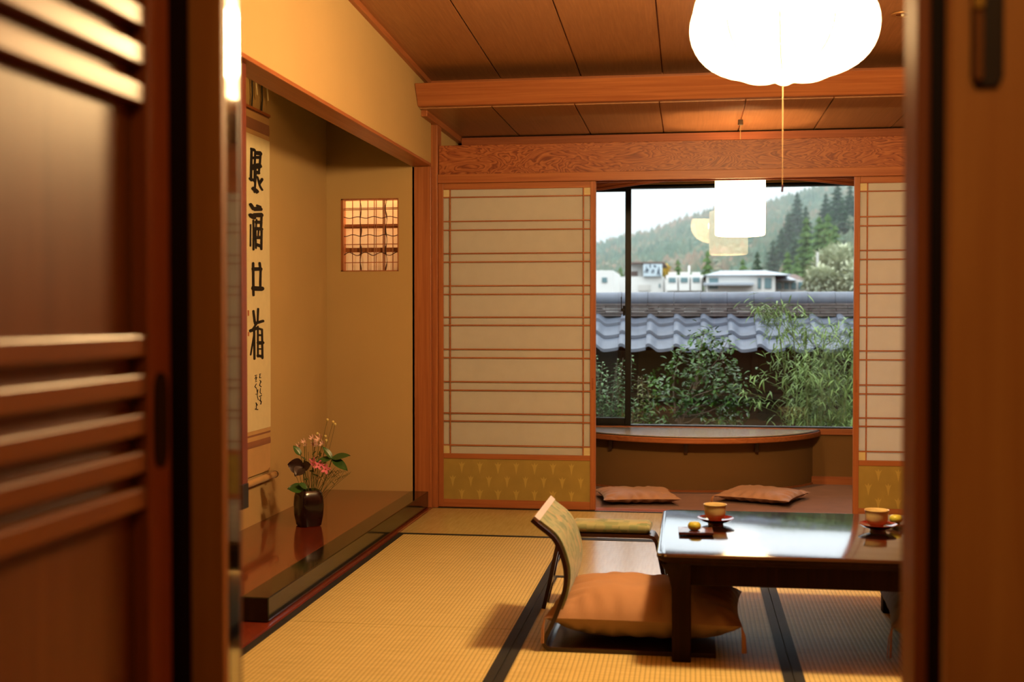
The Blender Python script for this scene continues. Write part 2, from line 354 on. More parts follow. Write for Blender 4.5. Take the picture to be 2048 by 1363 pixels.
# walls -----------------------------------------------------------------
TZ = 0.10; SOF = 2.00; AX = -2.13; AY = 6.86
b = MB()
b.box(XL - 0.115, XL, YF + 0.1, AY, SOF + 0.015, 2.85)                    # wall above the alcove lintel
b.box(XL - 0.115, XL - 0.02, AY, YB + 0.06, 2.0, 2.85)
b.box(XL - 0.115, XL, YB + 0.06, 8.35, -0.1, 2.6)                         # veranda's left wall
struct(b, 'wall_left', M['plaster'])
b = MB(); b.box(AX - 0.08, AX, YF + 0.1, AY + 0.3, -0.1, 2.5); struct(b, 'wall_alcove_back', M['plaster'])
# alcove side wall with the lattice opening
LX0, LX1, LZ0, LZ1 = -2.042, -1.695, 1.390, 1.817
b = MB(); a0, a1 = AY, AY + 0.05
b.box(AX, LX0, a0, a1, TZ - 0.1, 2.5); b.box(LX1, XL - 0.10, a0, a1, TZ - 0.1, 2.5)
b.box(LX0, LX1, a0, a1, LZ1, 2.5); b.box(LX0, LX1, a0, a1, TZ - 0.1, LZ0); struct(b, 'wall_alcove_side', M['plaster'])
b = MB(); b.box(AX, XL - 0.10, YF + 0.1, AY, 2.47, 2.53); struct(b, 'ceiling_alcove', M['ceil'])
b = MB(); b.box(AX, XL - 0.11, AY + 0.26, AY + 0.30, 0.0, 2.34); b.box(AX, XL - 0.11, AY, AY + 0.3, 2.3, 2.34); b.box(XL-0.14, XL-0.11, AY+0.12, AY+0.3, 0, 2.34); struct(b, 'wall_behind_lattice', M['plaster'])
b = MB(); b.box(XR, XR + 0.1, YF, 8.35, -0.1, 2.9); struct(b, 'wall_right', M['cedar_dark'])
# entrance wall (room side of the door opening)
b = MB(); b.box(AX - 0.1, -0.66, YF + 0.03, YF + 0.10, -0.1, 2.9); b.box(0.31, XR, YF + 0.03, YF + 0.10, -0.1, 2.9); b.box(-0.66, 0.31, YF + 0.03, YF + 0.1, 2.05, 2.9)
struct(b, 'wall_front', M['dark_post'])
# wall over the beam
b = MB(); b.box(XL, XR, 6.815, 6.86, 2.30, 2.60); struct(b, 'wall_over_beam', M['plaster'])
# main ceiling: boards running in depth, falling slightly towards the windows
def zc(y): return 2.475 + 0.045 * (6.8 - y)
b = MB(); xs = [XL] + [-1.073 + 0.456 * k for k in range(8)]; xs = [x for x in xs if x < XR] + [XR]
for i in range(len(xs) - 1):
    x0, x1 = xs[i] + 0.004, xs[i + 1] - 0.004
    b.prism([(YF, zc(YF)), (6.80, zc(6.80)), (6.80, zc(6.80) + 0.012), (YF, zc(YF) + 0.012)], 'x', x0, x1)
struct(b, 'ceiling', M['ceil'])
b = MB(); b.prism([(YF, zc(YF) + 0.012), (6.86, zc(6.86) + 0.012), (6.86, 2.9), (YF, 2.9)], 'x', XL - 0.11, XR + 0.1); struct(b, 'ceiling_backing', M['cedar_dark'])
b = MB(); b.prism([(YF, zc(YF) - 0.03), (6.79, zc(6.79) - 0.03), (6.79, zc(6.79)), (YF, zc(YF))], 'x', XL, XL + 0.022); struct(b, 'trim_1', M['cedar_y'])
b = MB(); b.box(XL, XR, 6.775, 6.815, 2.452, 2.495, 0.003); struct(b, 'trim_2', M['cedar_x'])
# veranda ceiling
b = MB(); xs2 = [XL] + [-1.091 + 0.459 * k for k in range(8)]; xs2 = [x for x in xs2 if x < XR] + [XR]
for i in range(len(xs2) - 1): b.box(xs2[i] + 0.004, xs2[i + 1] - 0.004, 6.56, 8.32, 2.28, 2.292)
struct(b, 'ceiling_veranda', M['ceil_low'])
b = MB(); b.box(XL - 0.1, XR + 0.1, 6.56, 8.40, 2.292, 2.40); struct(b, 'ceiling_veranda_backing', M['cedar_dark'])
b = MB(); b.box(XL, XL + 0.035, 6.60, 8.30, 2.245, 2.28, 0.003); struct(b, 'trim_3', M['cedar_y'])
# beam with slanting face
b = MB(); b.prism([(6.43, 2.398), (6.51, 2.286), (6.60, 2.286), (6.60, 2.398)], 'x', XL + 0.001, XR, 0.004); struct(b, 'trim_4', M['cedar_x'])
# burl header board and lintel with door grooves
b = MB(); b.box(XL + 0.03, XR, 6.935, 6.975, 1.955, 2.128, 0.003); struct(b, 'trim_5', M['burl'])
b = MB(); b.box(XL + 0.03, XR, 6.90, 6.925, 1.905, 1.955, 0.002); b.box(XL + 0.03, XR, 6.925, 7.02, 1.925, 1.956, 0.002); b.box(XL + 0.03, XR, 7.0, 7.02, 1.905, 1.955, 0.002); struct(b, 'trim_6', M['cedar_x'])
# sill
b = MB(); b.box(XL, XR, 6.93, 7.04, -0.03, 0.002, 0.002); b.box(XL, XR, 6.951, 6.955, 0.0, 0.004); b.box(XL, XR, 6.981, 6.985, 0, 0.004); struct(b, 'trim_7', M['cedar_dark'])
# posts at the corner
b = MB(); b.box(XL - 0.115, XL - 0.001, AY, AY + 0.11, 0.0, 2.0, 0.003); struct(b, 'trim_8', M['cedar_z'])
b = MB(); b.box(XL - 0.03, XL + 0.028, AY + 0.045, YB + 0.07, -0.02, 2.27, 0.003); struct(b, 'trim_9', M['cedar_z'])
b = MB(); b.box(XL - 0.115, XL + 0.0015, YF + 0.1, AY, SOF, SOF + 0.016, 0.002); struct(b, 'trim_10', M['cedar_y'])
# ------------------------------------------------------------------ alcove
a = thing('alcove_platform', 'glossy red-brown raised alcove floor with black lacquered front rail under the scroll', 'alcove platform', (-1.82, 5.5, 0.0))
MB().box(AX, XL - 0.125, 4.17, AY, 0.02, TZ, 0.001).build('alcove_board', M['lacquer_red'], a)
MB().box(XL - 0.125, XL - 0.018, 4.17, AY - 0.001, 0.012, TZ + 0.002, 0.004).build('front_rail', M['lacquer_black'], a)
MB().box(AX, XL - 0.125, 4.16, 4.19, 0.012, TZ + 0.001, 0.003).build('end_rail', M['lacquer_black'], a)
b = MB(); b.box(AX, XL, YF + 0.1, 6.86, -0.03, 0.010); struct(b, 'trim_11', M['red_floor'])
# hanging partition between the two alcoves
p = thing('hanging_partition', 'narrow hanging partition beside the scroll with a dark bottom block', 'partition', (-1.8, 3.98, 0.5))
MB().box(AX, -1.545, 3.965, 3.985, 0.54, SOF).build('partition_panel', M['plaster'], p)
MB().box(-1.56, -1.529, 3.95, 4.0, 0.54, SOF, 0.003).build('edge_post', M['dark_post'], p)
MB().box(AX, -1.526, 3.94, 4.0, 0.458, 0.545, 0.003).build('bottom_rail', M['alu'], p)
# hanging scroll --------------------------------------------------------
SX = -2.118; s0, s1 = 5.485, 5.852
s = thing('hanging_scroll', 'tall hanging scroll with four black brush characters on cream paper', 'scroll', (SX, 5.67, 0.3))
def sheet(name, y0, y1, z0, z1, off, mt):
    b = MB(); N = 24
    b.grid(lambda u, v: (SX + off + 0.0015 * math.sin(v * 7), y0 + (y1 - y0) * u, z0 + (z1 - z0) * v), 4, N)
    b.grid(lambda u, v: (SX + off - 0.001 + 0.0015 * math.sin(v * 7), y1 - (y1 - y0) * u, z0 + (z1 - z0) * v), 4, N)
    return b.build(name, mt, s)
sheet('backing', s0, s1, 0.345, 2.135, 0.000, M['scroll_tan'])
sheet('top_band', s0, s1, 2.035, 2.14, 0.0015, M['scroll_silk'])
sheet('writing_paper', s0, s1, 0.565, 2.010, 0.0025, M['scroll_paper'])
sheet('bottom_band', s0, s1, 0.482, 0.546, 0.0015, M['scroll_silk'])
for i, z in enumerate((2.137,)): MB().box(SX - 0.004, SX + 0.008, s0 - 0.004, s1 + 0.004, z - 0.006, z + 0.008, 0.002).build('top_rod', M['cedar_y'], s)
for yy in (5.60, 5.735):
    MB().tube([(SX + 0.004, yy, 2.14), (SX + 0.006, yy + 0.006, 2.2), (SX + 0.004, yy, 2.34)], 0.004, 6).build('hanging_ribbon', M['ink'], s)
for yy in (5.655, 5.81):
    MB().tube([(SX + 0.006, yy, 2.27), (SX + 0.012, yy - 0.008, 2.24), (SX + 0.01, yy + 0.004, 2.21)], 0.004, 6).build('paper_ribbon', M['scroll_paper'], s)
MB().tube([(SX + 0.012, s0 - 0.03, 0.318), (SX + 0.012, s1 + 0.03, 0.318)], 0.017, 16).build('bottom_roller', M['scroll_tan'], s, True)
for yy in (s0 - 0.036, s1 + 0.03): MB().tube([(SX + 0.012, yy, 0.318), (SX + 0.012, yy + 0.008, 0.318)], 0.0185, 16).build('roller_knob', M['chairwood'], s, True)
def hull(P):
    P = sorted(set(P)); c = lambda o, a, b: (a[0] - o[0]) * (b[1] - o[1]) - (a[1] - o[1]) * (b[0] - o[0])
    lo = []; up = []
    for p in P:
        while len(lo) > 1 and c(lo[-2], lo[-1], p) <= 0: lo.pop()
        lo.append(p)
    for p in P[::-1]:
        while len(up) > 1 and c(up[-2], up[-1], p) <= 0: up.pop()
        up.append(p)
    return lo[:-1] + up[:-1]
def ink(strokes, emit, jag=0.0, seed=3):
    rnd = random.Random(seed)
    for st in strokes:
        el = []
        for (y, z, ry, rz) in st:
            el.append([(round(y + ry * math.cos(t * PI / 6) * (1 + rnd.uniform(-jag, jag)), 5), round(z + rz * math.sin(t * PI / 6) * (1 + rnd.uniform(-jag, jag)), 5)) for t in range(12)])
        if len(el) == 1: el.append(el[0])
        for i in range(len(el) - 1): emit(hull(el[i] + el[i + 1]))
STROKES = [[(5.598,1.934,0.016,0.0058),(5.593,1.864,0.0159,0.0058),(5.588,1.786,0.0159,0.0058)],[(5.596,1.936,0.0213,0.0077),(5.632,1.938,0.0215,0.0077)],[(5.646,1.933,0.0135,0.0048),(5.64,1.87,0.0135,0.0048),(5.636,1.784,0.0135,0.0048)],[(5.596,1.895,0.0173,0.0063),(5.643,1.901,0.0176,0.0063)],[(5.595,1.845,0.0239,0.0087),(5.642,1.848,0.0243,0.0087)],[(5.575,1.79,0.0198,0.0072),(5.641,1.79,0.0203,0.0073)],[(5.663,1.928,0.0272,0.0097),(5.718,1.933,0.0277,0.0098)],[(5.72,1.931,0.0139,0.0049),(5.711,1.893,0.0138,0.0049),(5.694,1.832,0.0137,0.0049)],[(5.663,1.906,0.0204,0.0073),(5.711,1.912,0.0207,0.0074)],[(5.642,1.86,0.0351,0.0126),(5.704,1.87,0.0359,0.0127)],[(5.649,1.832,0.0244,0.0087),(5.689,1.834,0.0247,0.0088)],[(5.655,1.833,0.0122,0.0044),(5.644,1.773,0.0122,0.0044),(5.634,1.733,0.0121,0.0044)],[(5.625,1.747,0.0309,0.0111),(5.661,1.741,0.0313,0.0112)],[(5.676,1.811,0.0137,0.0049),(5.709,1.771,0.0138,0.0049),(5.74,1.755,0.014,0.0049)],[(5.74,1.808,0.0181,0.0064),(5.703,1.782,0.0179,0.0064)],[(5.585,1.666,0.0248,0.009),(5.613,1.652,0.0251,0.0091)],[(5.63,1.651,0.0252,0.0091),(5.718,1.658,0.026,0.0092)],[(5.671,1.67,0.0163,0.0058),(5.712,1.668,0.0165,0.0059)],[(5.585,1.615,0.0305,0.0111),(5.624,1.611,0.0309,0.0111)],[(5.636,1.621,0.0287,0.0103),(5.727,1.629,0.0296,0.0105)],[(5.731,1.627,0.0142,0.005),(5.724,1.572,0.0142,0.005)],[(5.661,1.601,0.0093,0.0033),(5.654,1.567,0.0093,0.0033)],[(5.658,1.589,0.0208,0.0075),(5.723,1.592,0.0213,0.0075)],[(5.646,1.556,0.0219,0.0079),(5.728,1.56,0.0225,0.008)],[(5.581,1.57,0.0079,0.0029),(5.577,1.467,0.0079,0.0029)],[(5.618,1.593,0.0114,0.0041),(5.621,1.532,0.0114,0.0041),(5.617,1.451,0.0114,0.0041)],[(5.649,1.554,0.0092,0.0033),(5.65,1.459,0.0092,0.0033)],[(5.731,1.556,0.0131,0.0046),(5.725,1.459,0.013,0.0046)],[(5.658,1.513,0.0197,0.0071),(5.722,1.518,0.0201,0.0071)],[(5.663,1.479,0.0209,0.0075),(5.715,1.475,0.0213,0.0075)],[(5.687,1.553,0.0082,0.0029),(5.683,1.523,0.0082,0.0029)],[(5.612,1.385,0.0148,0.0054),(5.614,1.229,0.0148,0.0054)],[(5.7,1.389,0.0153,0.0054),(5.714,1.35,0.0153,0.0054),(5.707,1.27,0.0153,0.0054)],[(5.615,1.356,0.0251,0.0091),(5.714,1.361,0.026,0.0092)],[(5.614,1.263,0.0308,0.0111),(5.731,1.264,0.0321,0.0113)],[(5.613,1.151,0.0159,0.0057),(5.63,1.097,0.016,0.0057)],[(5.677,1.162,0.0142,0.0051),(5.668,1.097,0.0141,0.0051),(5.592,1.058,0.0138,0.005)],[(5.636,1.091,0.02,0.0072),(5.742,1.102,0.0207,0.0073)],[(5.572,1.056,0.0215,0.0078),(5.66,1.068,0.0222,0.0079)],[(5.62,1.061,0.0159,0.0057),(5.622,0.918,0.0159,0.0057)],[(5.615,1.032,0.0109,0.0039),(5.571,0.939,0.0108,0.0039)],[(5.672,1.075,0.0132,0.0047),(5.67,0.927,0.0132,0.0047)],[(5.676,1.066,0.0142,0.0051),(5.729,1.06,0.0144,0.0051),(5.733,0.917,0.0145,0.0051)],[(5.675,1.033,0.0142,0.0051),(5.726,1.032,0.0144,0.0051)],[(5.675,0.995,0.0243,0.0087),(5.736,0.994,0.0248,0.0088)],[(5.675,0.965,0.0101,0.0036),(5.732,0.963,0.0103,0.0037)],[(5.67,0.932,0.0202,0.0072),(5.731,0.925,0.0206,0.0073)],[(5.629,0.835,0.005,0.0018),(5.653,0.836,0.005,0.0018)],[(5.643,0.83,0.005,0.0018),(5.629,0.82,0.005,0.0018)],[(5.653,0.826,0.005,0.0018),(5.638,0.812,0.005,0.0018)],[(5.636,0.805,0.005,0.0018),(5.65,0.807,0.005,0.0018)],[(5.646,0.794,0.005,0.0018),(5.626,0.781,0.005,0.0018),(5.648,0.772,0.005,0.0018)],[(5.652,0.768,0.004,0.0014),(5.662,0.743,0.004,0.0014),(5.636,0.744,0.004,0.0014)],[(5.668,0.764,0.004,0.0014),(5.658,0.736,0.004,0.0014),(5.672,0.713,0.0041,0.0014)],[(5.639,0.701,0.005,0.0018),(5.659,0.688,0.005,0.0018)],[(5.631,0.671,0.006,0.0022),(5.665,0.666,0.0061,0.0022)],[(5.647,0.7,0.004,0.0014),(5.643,0.672,0.004,0.0014)],[(5.689,0.839,0.0051,0.0018),(5.706,0.84,0.0051,0.0018)],[(5.697,0.835,0.0051,0.0018),(5.689,0.821,0.0051,0.0018),(5.709,0.821,0.0051,0.0018)],[(5.693,0.81,0.0041,0.0015),(5.713,0.798,0.0041,0.0015)],[(5.709,0.805,0.0051,0.0018),(5.689,0.784,0.0051,0.0018),(5.713,0.776,0.0051,0.0018)],[(5.703,0.769,0.0041,0.0015),(5.696,0.748,0.0041,0.0015),(5.717,0.739,0.0041,0.0015)],[(5.688,0.73,0.0061,0.0022),(5.717,0.732,0.0062,0.0022)],[(5.704,0.725,0.0041,0.0015),(5.7,0.704,0.0041,0.0015)],[(5.692,0.711,0.0061,0.0022),(5.716,0.702,0.0062,0.0022),(5.708,0.69,0.0062,0.0022)]]
groups = [('brush_character', STROKES[0:15]), ('brush_character', STROKES[15:31]), ('brush_character', STROKES[31:35]), ('brush_character', STROKES[35:47]), ('signature_script', STROKES[47:57]), ('signature_script', STROKES[57:])]
cnt = [0]
for nm, G in groups:
    b = MB()
    def em(poly):
        cnt[0] += 1; x = SX + 0.0046 + 0.00002 * (cnt[0] % 40)
        b.prism(poly, 'x', x - 0.0008, x)
    ink(G, em, 0.12); b.build(nm, M['ink'], s)
for za, zb in ((1.128, 1.155), (1.03, 1.05)): MB().box(SX + 0.004, SX + 0.0048, 5.537, 5.552, za, zb).build('seal_stamp', M['seal'], s)
# shaded spotlight behind the alcove lintel, aimed at the scroll
sp = thing('alcove_spotlight', 'small spotlight hidden behind the alcove lintel, aimed at the scroll', 'spotlight', (-1.74, 5.2, 2.47))
MB().lathe([(0.0005, 0.0), (0.03, 0.0), (0.03, -0.02), (0.0005, -0.022)], (-1.74, 5.2, 2.47), 20).build('mount', M['lacquer_black'], sp)
sl = bpy.data.lights.new('spot_bulb', 'SPOT'); sl.energy = 8; sl.color = (1, 0.54, 0.18); sl.spot_size = math.radians(156); sl.spot_blend = 0.14; sl.shadow_soft_size = 0.02
so = bpy.data.objects.new('spot_bulb', sl); COL.objects.link(so); so.parent = sp; so.location = (0, 0, -0.03)
# lattice window in alcove side wall -----------------------------------
w = thing('window_2', 'square bamboo lattice opening glowing in the alcove side wall', 'window', (LX0, AY, LZ0)); w['kind'] = 'structure'
b = MB()
for (x0, x1, z0, z1) in ((LX0, LX0 + 0.012, LZ0, LZ1), (LX1 - 0.006, LX1, LZ0, LZ1), (LX0, LX1, LZ0, LZ0 + 0.006), (LX0, LX1, LZ1 - 0.008, LZ1)): b.box(x0, x1, AY - 0.002, AY + 0.06, z0, z1)
b.build('window_frame', M['cedar_z'], w)
lx = lambda c: LX0 + (c - 320) / 855 * (LX1 - LX0)
lz = lambda c: LZ1 - (c - 130) / 1095 * (LZ1 - LZ0)
b = MB()
for c in (475, 590, 705, 800, 828, 930, 945, 960, 1078): b.tube([(lx(c), AY + 0.022, LZ0), (lx(c + 3), AY + 0.022, LZ1)], 0.0028, 6)
for c in (270, 290, 540, 815, 1090): b.tube([(LX0, AY + 0.028, lz(c)), (LX1, AY + 0.028, lz(c - 4))], 0.0028, 6)
b.box(LX0, LX1, AY + 0.034, AY + 0.04, lz(572), lz(508)); b.box(LX0, LX1, AY + 0.05, AY + 0.056, lz(930), lz(862))
b.build('reed_lattice', M['bamboo_lat'], w)
b = MB(); R = random.Random(5)
for c, amp in ((410, 12), (682, 12), (960, 24)):
    b.tube([(LX0 + (LX1 - LX0) * k / 30, AY + 0.016 + 0.004 * math.sin(k), lz(c) + amp * 0.0004 * math.sin(k * 0.75 + c)) for k in range(31)], 0.0026, 6)
for c in (605, 985):
    b.tube([(lx(c) + 0.004 * math.sin(k * 0.9 + c), AY + 0.014, LZ0 + (LZ1 - LZ0) * k / 24) for k in range(25)], [0.0018 + 0.0022 * (math.sin(k * 1.1) > 0.3) for k in range(25)], 6)
b.build('climbing_vine', M['vine'], w)
MB().box(LX0 - 0.05, LX1 + 0.05, AY + 0.09, AY + 0.092, LZ0 - 0.05, LZ1 + 0.05).build('backing_paper', M['shoji_paper'], w)
ld = bpy.data.lights.new('lattice_lamp', 'AREA'); ld.size = 0.3; ld.energy = 60; ld.color = (1, 0.56, 0.26); lo = bpy.data.objects.new('lattice_lamp', ld); COL.objects.link(lo)
lo.location = (-1.86, AY + 0.17, 2.2); lo.rotation_euler = (math.radians(18), 0, 0)
tag(lo, 'hidden warm lamp behind the alcove lattice window', 'lamp')
# ------------------------------------------------------------------ shoji screens
SZ = [1.682, 1.631, 1.494, 1.444, 1.305, 1.255, 1.121, 1.074, 0.933, 0.883, 0.742, 0.692, 0.557, 0.51]
def shoji(x0, yc, label, gname='paper sliding screens'):
    x1 = x0 + 0.925; st = 0.030
    t = thing('shoji_screen', label, 'paper screen', ((x0 + x1) / 2, yc, 0.004), gname)
    y0, y1 = yc - 0.014, yc + 0.014
    for xa in (x0, x1 - st): MB().box(xa, xa + st, y0, y1, 0.004, 1.912, 0.002).build('stile', M['cedar_z'], t)
    for z0, z1 in ((1.868, 1.912), (0.289, 0.319), (0.004, 0.05)): MB().box(x0 + st, x1 - st, y0 + 0.001, y1 - 0.001, z0, z1, 0.002).build('rail', M['cedar_x'], t)
    k = MB()
    for z in SZ + [1.823, 0.369]: k.box(x0 + st, x1 - st, y0 + 0.002, y0 + 0.010, z - 0.0035, z + 0.0035)
    for x in (x0 + st + 0.040, x1 - st - 0.040): k.box(x - 0.0035, x + 0.0035, y0 + 0.0025, y0 + 0.0105, 0.319, 1.868)
    k.build('lattice_bars', M['cedar_x'], t)
    for xa, xb in ((x0 + st, x0 + st + 0.04), (x1 - st - 0.04, x1 - st)):
        for z0, z1 in ((1.823, 1.868), (0.319, 0.369)): MB().box(xa + 0.0005, xb - 0.0005, y0 + 0.004, y0 + 0.009, z0 + 0.0005, z1 - 0.0005).build('corner_block', M['corner'], t)
    MB().box(x0 + st * 0.6, x1 - st * 0.6, y0 + 0.0115, y0 + 0.0123, 0.31, 1.875).build('paper', M['shoji_paper'], t)
    k = MB(); k.box(x0 + st, x1 - st, y0 + 0.006, y1 - 0.006, 0.05, 0.289)
    Wd = x1 - x0 - 2 * st; r = random.Random(7)
    for row, z in ((0, 0.245), (1, 0.165), (2, 0.085)):
        n = 8
        for i in range(n + 1):
            cx = x0 + st + (i + (0.5 if row % 2 else 0.0)) * Wd / n
            if cx < x0 + st + 0.035 or cx > x1 - st - 0.035: continue
            ww = 0.020 + r.uniform(-0.003, 0.003); y = y0 + 0.0058
            pts = [(cx, y, z - 0.045), (cx + ww * 0.5, y, z), (cx + ww, y, z + 0.022), (cx + ww * 0.3, y, z + 0.012), (cx, y, z + 0.028), (cx - ww * 0.3, y, z + 0.012), (cx - ww, y, z + 0.022), (cx - ww * 0.5, y, z)]
            k.poly(pts, 1)
    k.build('base_panel', [M['gold_panel'], M['gold_motif']], t)
    hx = x1 - st * 0.5 if x0 < 0 else x0 + st * 0.5
    k = MB(); k.box(hx - 0.006, hx + 0.006, y0 - 0.0008, y0 + 0.004, 0.70, 0.77, 0.002); k.build('finger_pull', M['cedar_dark'], t)
    return t
M['corner'] = plain('pale_corner_block', srgb(226, 208, 160), 0.7)
shoji(XL + 0.0285, 6.940, 'closed paper screen beside the alcove post, in the front groove')
shoji(XL + 0.0285, 6.972 + 0.0, 'paper screen standing right behind the left front screen')
shoji(0.902, 6.940, 'paper screen at the right, its left stile bordering the window view')
shoji(1.205, 6.972, 'paper screen half hidden behind the right front screen')
# ------------------------------------------------------------------ veranda
VY = 8.25
b = MB(); b.box(XL - 0.05, XR, 7.04, VY + 0.05, -0.03, 0.001); o = struct(b, 'floor_veranda', M['carpet'])
WX0, WX1, WZ0, WZ1 = -0.98, 1.50, 0.379, 2.012
b = MB(); b.box(XL, WX0, VY, VY + 0.1, -0.05, 2.3); b.box(WX1, XR, VY, VY + 0.1, -0.05, 2.3); b.box(WX0, WX1, VY, VY + 0.1, -0.05, WZ0 - 0.03); b.box(WX0, WX1, VY, VY + 0.1, WZ1, 2.3)
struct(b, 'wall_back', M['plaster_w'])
b = MB(); b.box(WX0 - 0.02, WX1 + 0.02, VY - 0.02, VY + 0.1, WZ0 - 0.045, WZ0 - 0.004, 0.003); struct(b, 'trim_12', M['cedar_x'])
b = MB(); b.box(0.80, XR, VY - 0.012, VY, 0.0, 0.055, 0.002); b.box(XL, -0.9, VY - 0.012, VY, 0, 0.055, 0.002); struct(b, 'baseboard_back', M['cedar_x'])
# bowed wall under the counter
def arc(cx, cy, r, a0, a1, n): return [(cx + r * math.sin(a0 + (a1 - a0) * i / n), cy - r * math.cos(a0 + (a1 - a0) * i / n)) for i in range(n + 1)]
def circ(half, sag): return (half * half + sag * sag) / (2 * sag)
hf, sg = 0.84, 0.50; r_ = circ(hf, sg); aa = math.asin(min(1, hf / r_))
pts = arc(-0.03, VY - sg + r_, r_, -aa, aa, 40)
b = MB(); b.prism(pts, 'z', 0.0, 0.325); o = b.build('wall_under_counter', M['plaster_w'], None, True, 'structure')
b = MB(); o2 = arc(-0.03, VY - sg + r_, r_ + 0.008, -aa, aa, 40); b.prism(o2, 'z', 0.0, 0.014); struct(b, 'baseboard_curved', M['cedar_x'])
c = thing('counter_table', 'half-moon wall counter with a pale speckled top under the window', 'counter', (0, 7.9, 0.33))
hc, sc_ = 0.872, 0.66; rc = circ(hc, sc_); ac = math.asin(min(1, hc / rc))
cp = arc(-0.005, VY - sc_ + rc, rc, -ac, ac, 56)
MB().prism(cp, 'z', 0.326, 0.362, 0.006).build('wooden_edge', M['cedar_x'], c)
cp2 = arc(-0.005, VY - sc_ + rc, rc - 0.012, -ac + 0.005, ac - 0.005, 56)
MB().prism(cp2, 'z', 0.362, 0.3705).build('counter_top', M['stone_top'], c)
cp3 = arc(-0.005, VY - sc_ + rc, rc - 0.004, -ac, ac, 56); MB().prism(cp3, 'z', 0.3615, 0.366).build('dark_inlay', M['alu'], c)
for bx_ in (-0.52, -0.03, 0.42):
    yy = VY - sg + r_ - math.sqrt(r_ * r_ - (bx_ + 0.03) ** 2)
    MB().box(bx_ - 0.012, bx_ + 0.012, yy - 0.04, yy + 0.03, 0.255, 0.326, 0.002).build('bracket', M['chairwood'], c)
# window: dark aluminium frame, sliding sash on the left, fixed pane
w = thing('window_1', 'wide dark-framed window onto the garden', 'window', (0, VY, WZ0)); w['kind'] = 'structure'
b = MB(); y0, y1 = VY + 0.0, VY + 0.07
b.box(WX0, WX1, y0, y1, WZ1 - 0.012, WZ1 + 0.01); b.box(WX0, WX1, y0, y1, WZ0 - 0.006, WZ0 + 0.004); b.box(WX0, WX0 + 0.02, y0, y1, WZ0, WZ1); b.box(WX1 - 0.02, WX1, y0, y1, WZ0, WZ1)
b.build('window_frame', M['alu'], w)
b = MB(); b.box(-0.447, -0.408, y0 + 0.004, y0 + 0.045, WZ0 + 0.004, WZ1 - 0.004, 0.002); b.box(WX0 + 0.02, -0.447, y0 + 0.008, y0 + 0.03, WZ0 + 0.004, WZ0 + 0.05, 0.002)
b.box(WX0 + 0.02, -0.447, y0 + 0.008, y0 + 0.03, WZ1 - 0.032, WZ1 - 0.01, 0.002); b.box(WX0 + 0.02, WX0 + 0.05, y0 + 0.008, y0 + 0.03, WZ0, WZ1, 0.002)
sash = b.build('sliding_sash', M['alu'], w)
h = MB(); h.box(-0.462, -0.447, y0 - 0.012, y0 + 0.006, 1.13, 1.20, 0.004); h.box(-0.475, -0.469, y0 - 0.02, y0 - 0.008, 1.165, 1.26, 0.002); h.box(-0.475, -0.447, y0 - 0.016, y0 - 0.008, 1.16, 1.18, 0.002); h.build('latch_handle', M['alu'], sash)
MB().box(WX0 + 0.03, -0.44, y0 + 0.018, y0 + 0.022, WZ0 + 0.03, WZ1 - 0.02).build('sash_glass', M['glass'], w)
MB().box(-0.43, WX1 - 0.01, y0 + 0.050, y0 + 0.054, WZ0, WZ1 - 0.006).build('fixed_glass', M['glass'], w)
# arched woven valance board hung between lintel and window
def vz(x):
    u = (x - 0.22) / 0.55
    return 1.995 - 0.075 * min(1.0, max(0.0, (abs(u) - 0.15) / 1.3)) ** 1.3
b = MB(); xs3 = [XL + 0.04 + (XR - XL - 0.06) * i / 60 for i in range(61)]
poly = [(x, vz(x)) for x in xs3] + [(xs3[-1], 2.27), (xs3[0], 2.27)]
b.prism(poly, 'y', 7.60, 7.616); struct(b, 'trim_13', M['ribbed'] if 'ribbed' in M else M['cedar_dark'])
b = MB()
for i in range(9):
    off = 0.012 + i * 0.024
    pts = [(x, 7.597, vz(x) + off) for x in xs3]
    b.tube([p for p in pts if p[2] < 2.265], 0.004, 5)
struct(b, 'trim_14', M['cedar_dark'])
b = MB(); b.box(XL, XR, 7.616, VY, 2.035, 2.05); struct(b, 'ceiling_window_bay', M['ceil_low'])
# ================================================================== lamps
LX, LY, LZc = 0.289, 3.95, 2.062
t = thing('paper_lantern', 'large lit pumpkin-shaped paper lantern hanging from the main ceiling', 'pendant lamp', (LX, LY, LZc))
NL = 9; PH = math.radians(-6.4) - PI / 2
def lobe(u, v, k=0.0):
    th = 2 * PI * u; el = -PI / 2 + PI * v
    q = ((th * NL / (2 * PI)) % 1.0); bul = math.sin(PI * q) ** 0.75
    r = (0.246 + 0.060 * bul) * (abs(math.cos(el)) ** 0.72); z = 0.182 * math.sin(el) * (0.88 + 0.12 * bul)
    if el < 0: z *= 1.0
    r = max(r, 0.03)
    return (LX + (r + k) * math.cos(th + PH), LY + (r + k) * math.sin(th + PH), LZc + z)
b = MB(); b.grid(lambda u, v: lobe(u, 0.012 + 0.976 * v), NL * 8, 22, wrapu=True); b.build('paper_shade', M['lantern'], t, True)
for i in range(NL):
    b = MB(); b.tube([lobe(i / NL + 1e-4, 0.02 + 0.96 * j / 20, 0.006) for j in range(21)], 0.0028, 6); b.build('wire_rib', M['wire'], t)
bl = bpy.data.lights.new('lantern_bulb', 'POINT'); bl.energy = 345; bl.color = LAMP_COL; bl.shadow_soft_size = 0.11
bo = bpy.data.objects.new('lantern_bulb', bl); COL.objects.link(bo); bo.parent = t; bo.location = (0, 0, 0)
b = MB(); b.lathe([(0.036, -0.004), (0.036, 0.004)], (LX, LY, LZc - 0.176), 20); b.build('bottom_ring', M['lantern'], t)
b = MB(); b.tube([(LX, LY, LZc + 0.17), (LX, LY, zc(LY) - 0.03)], 0.004, 8); b.build('suspension_cord', M['cord'], t)
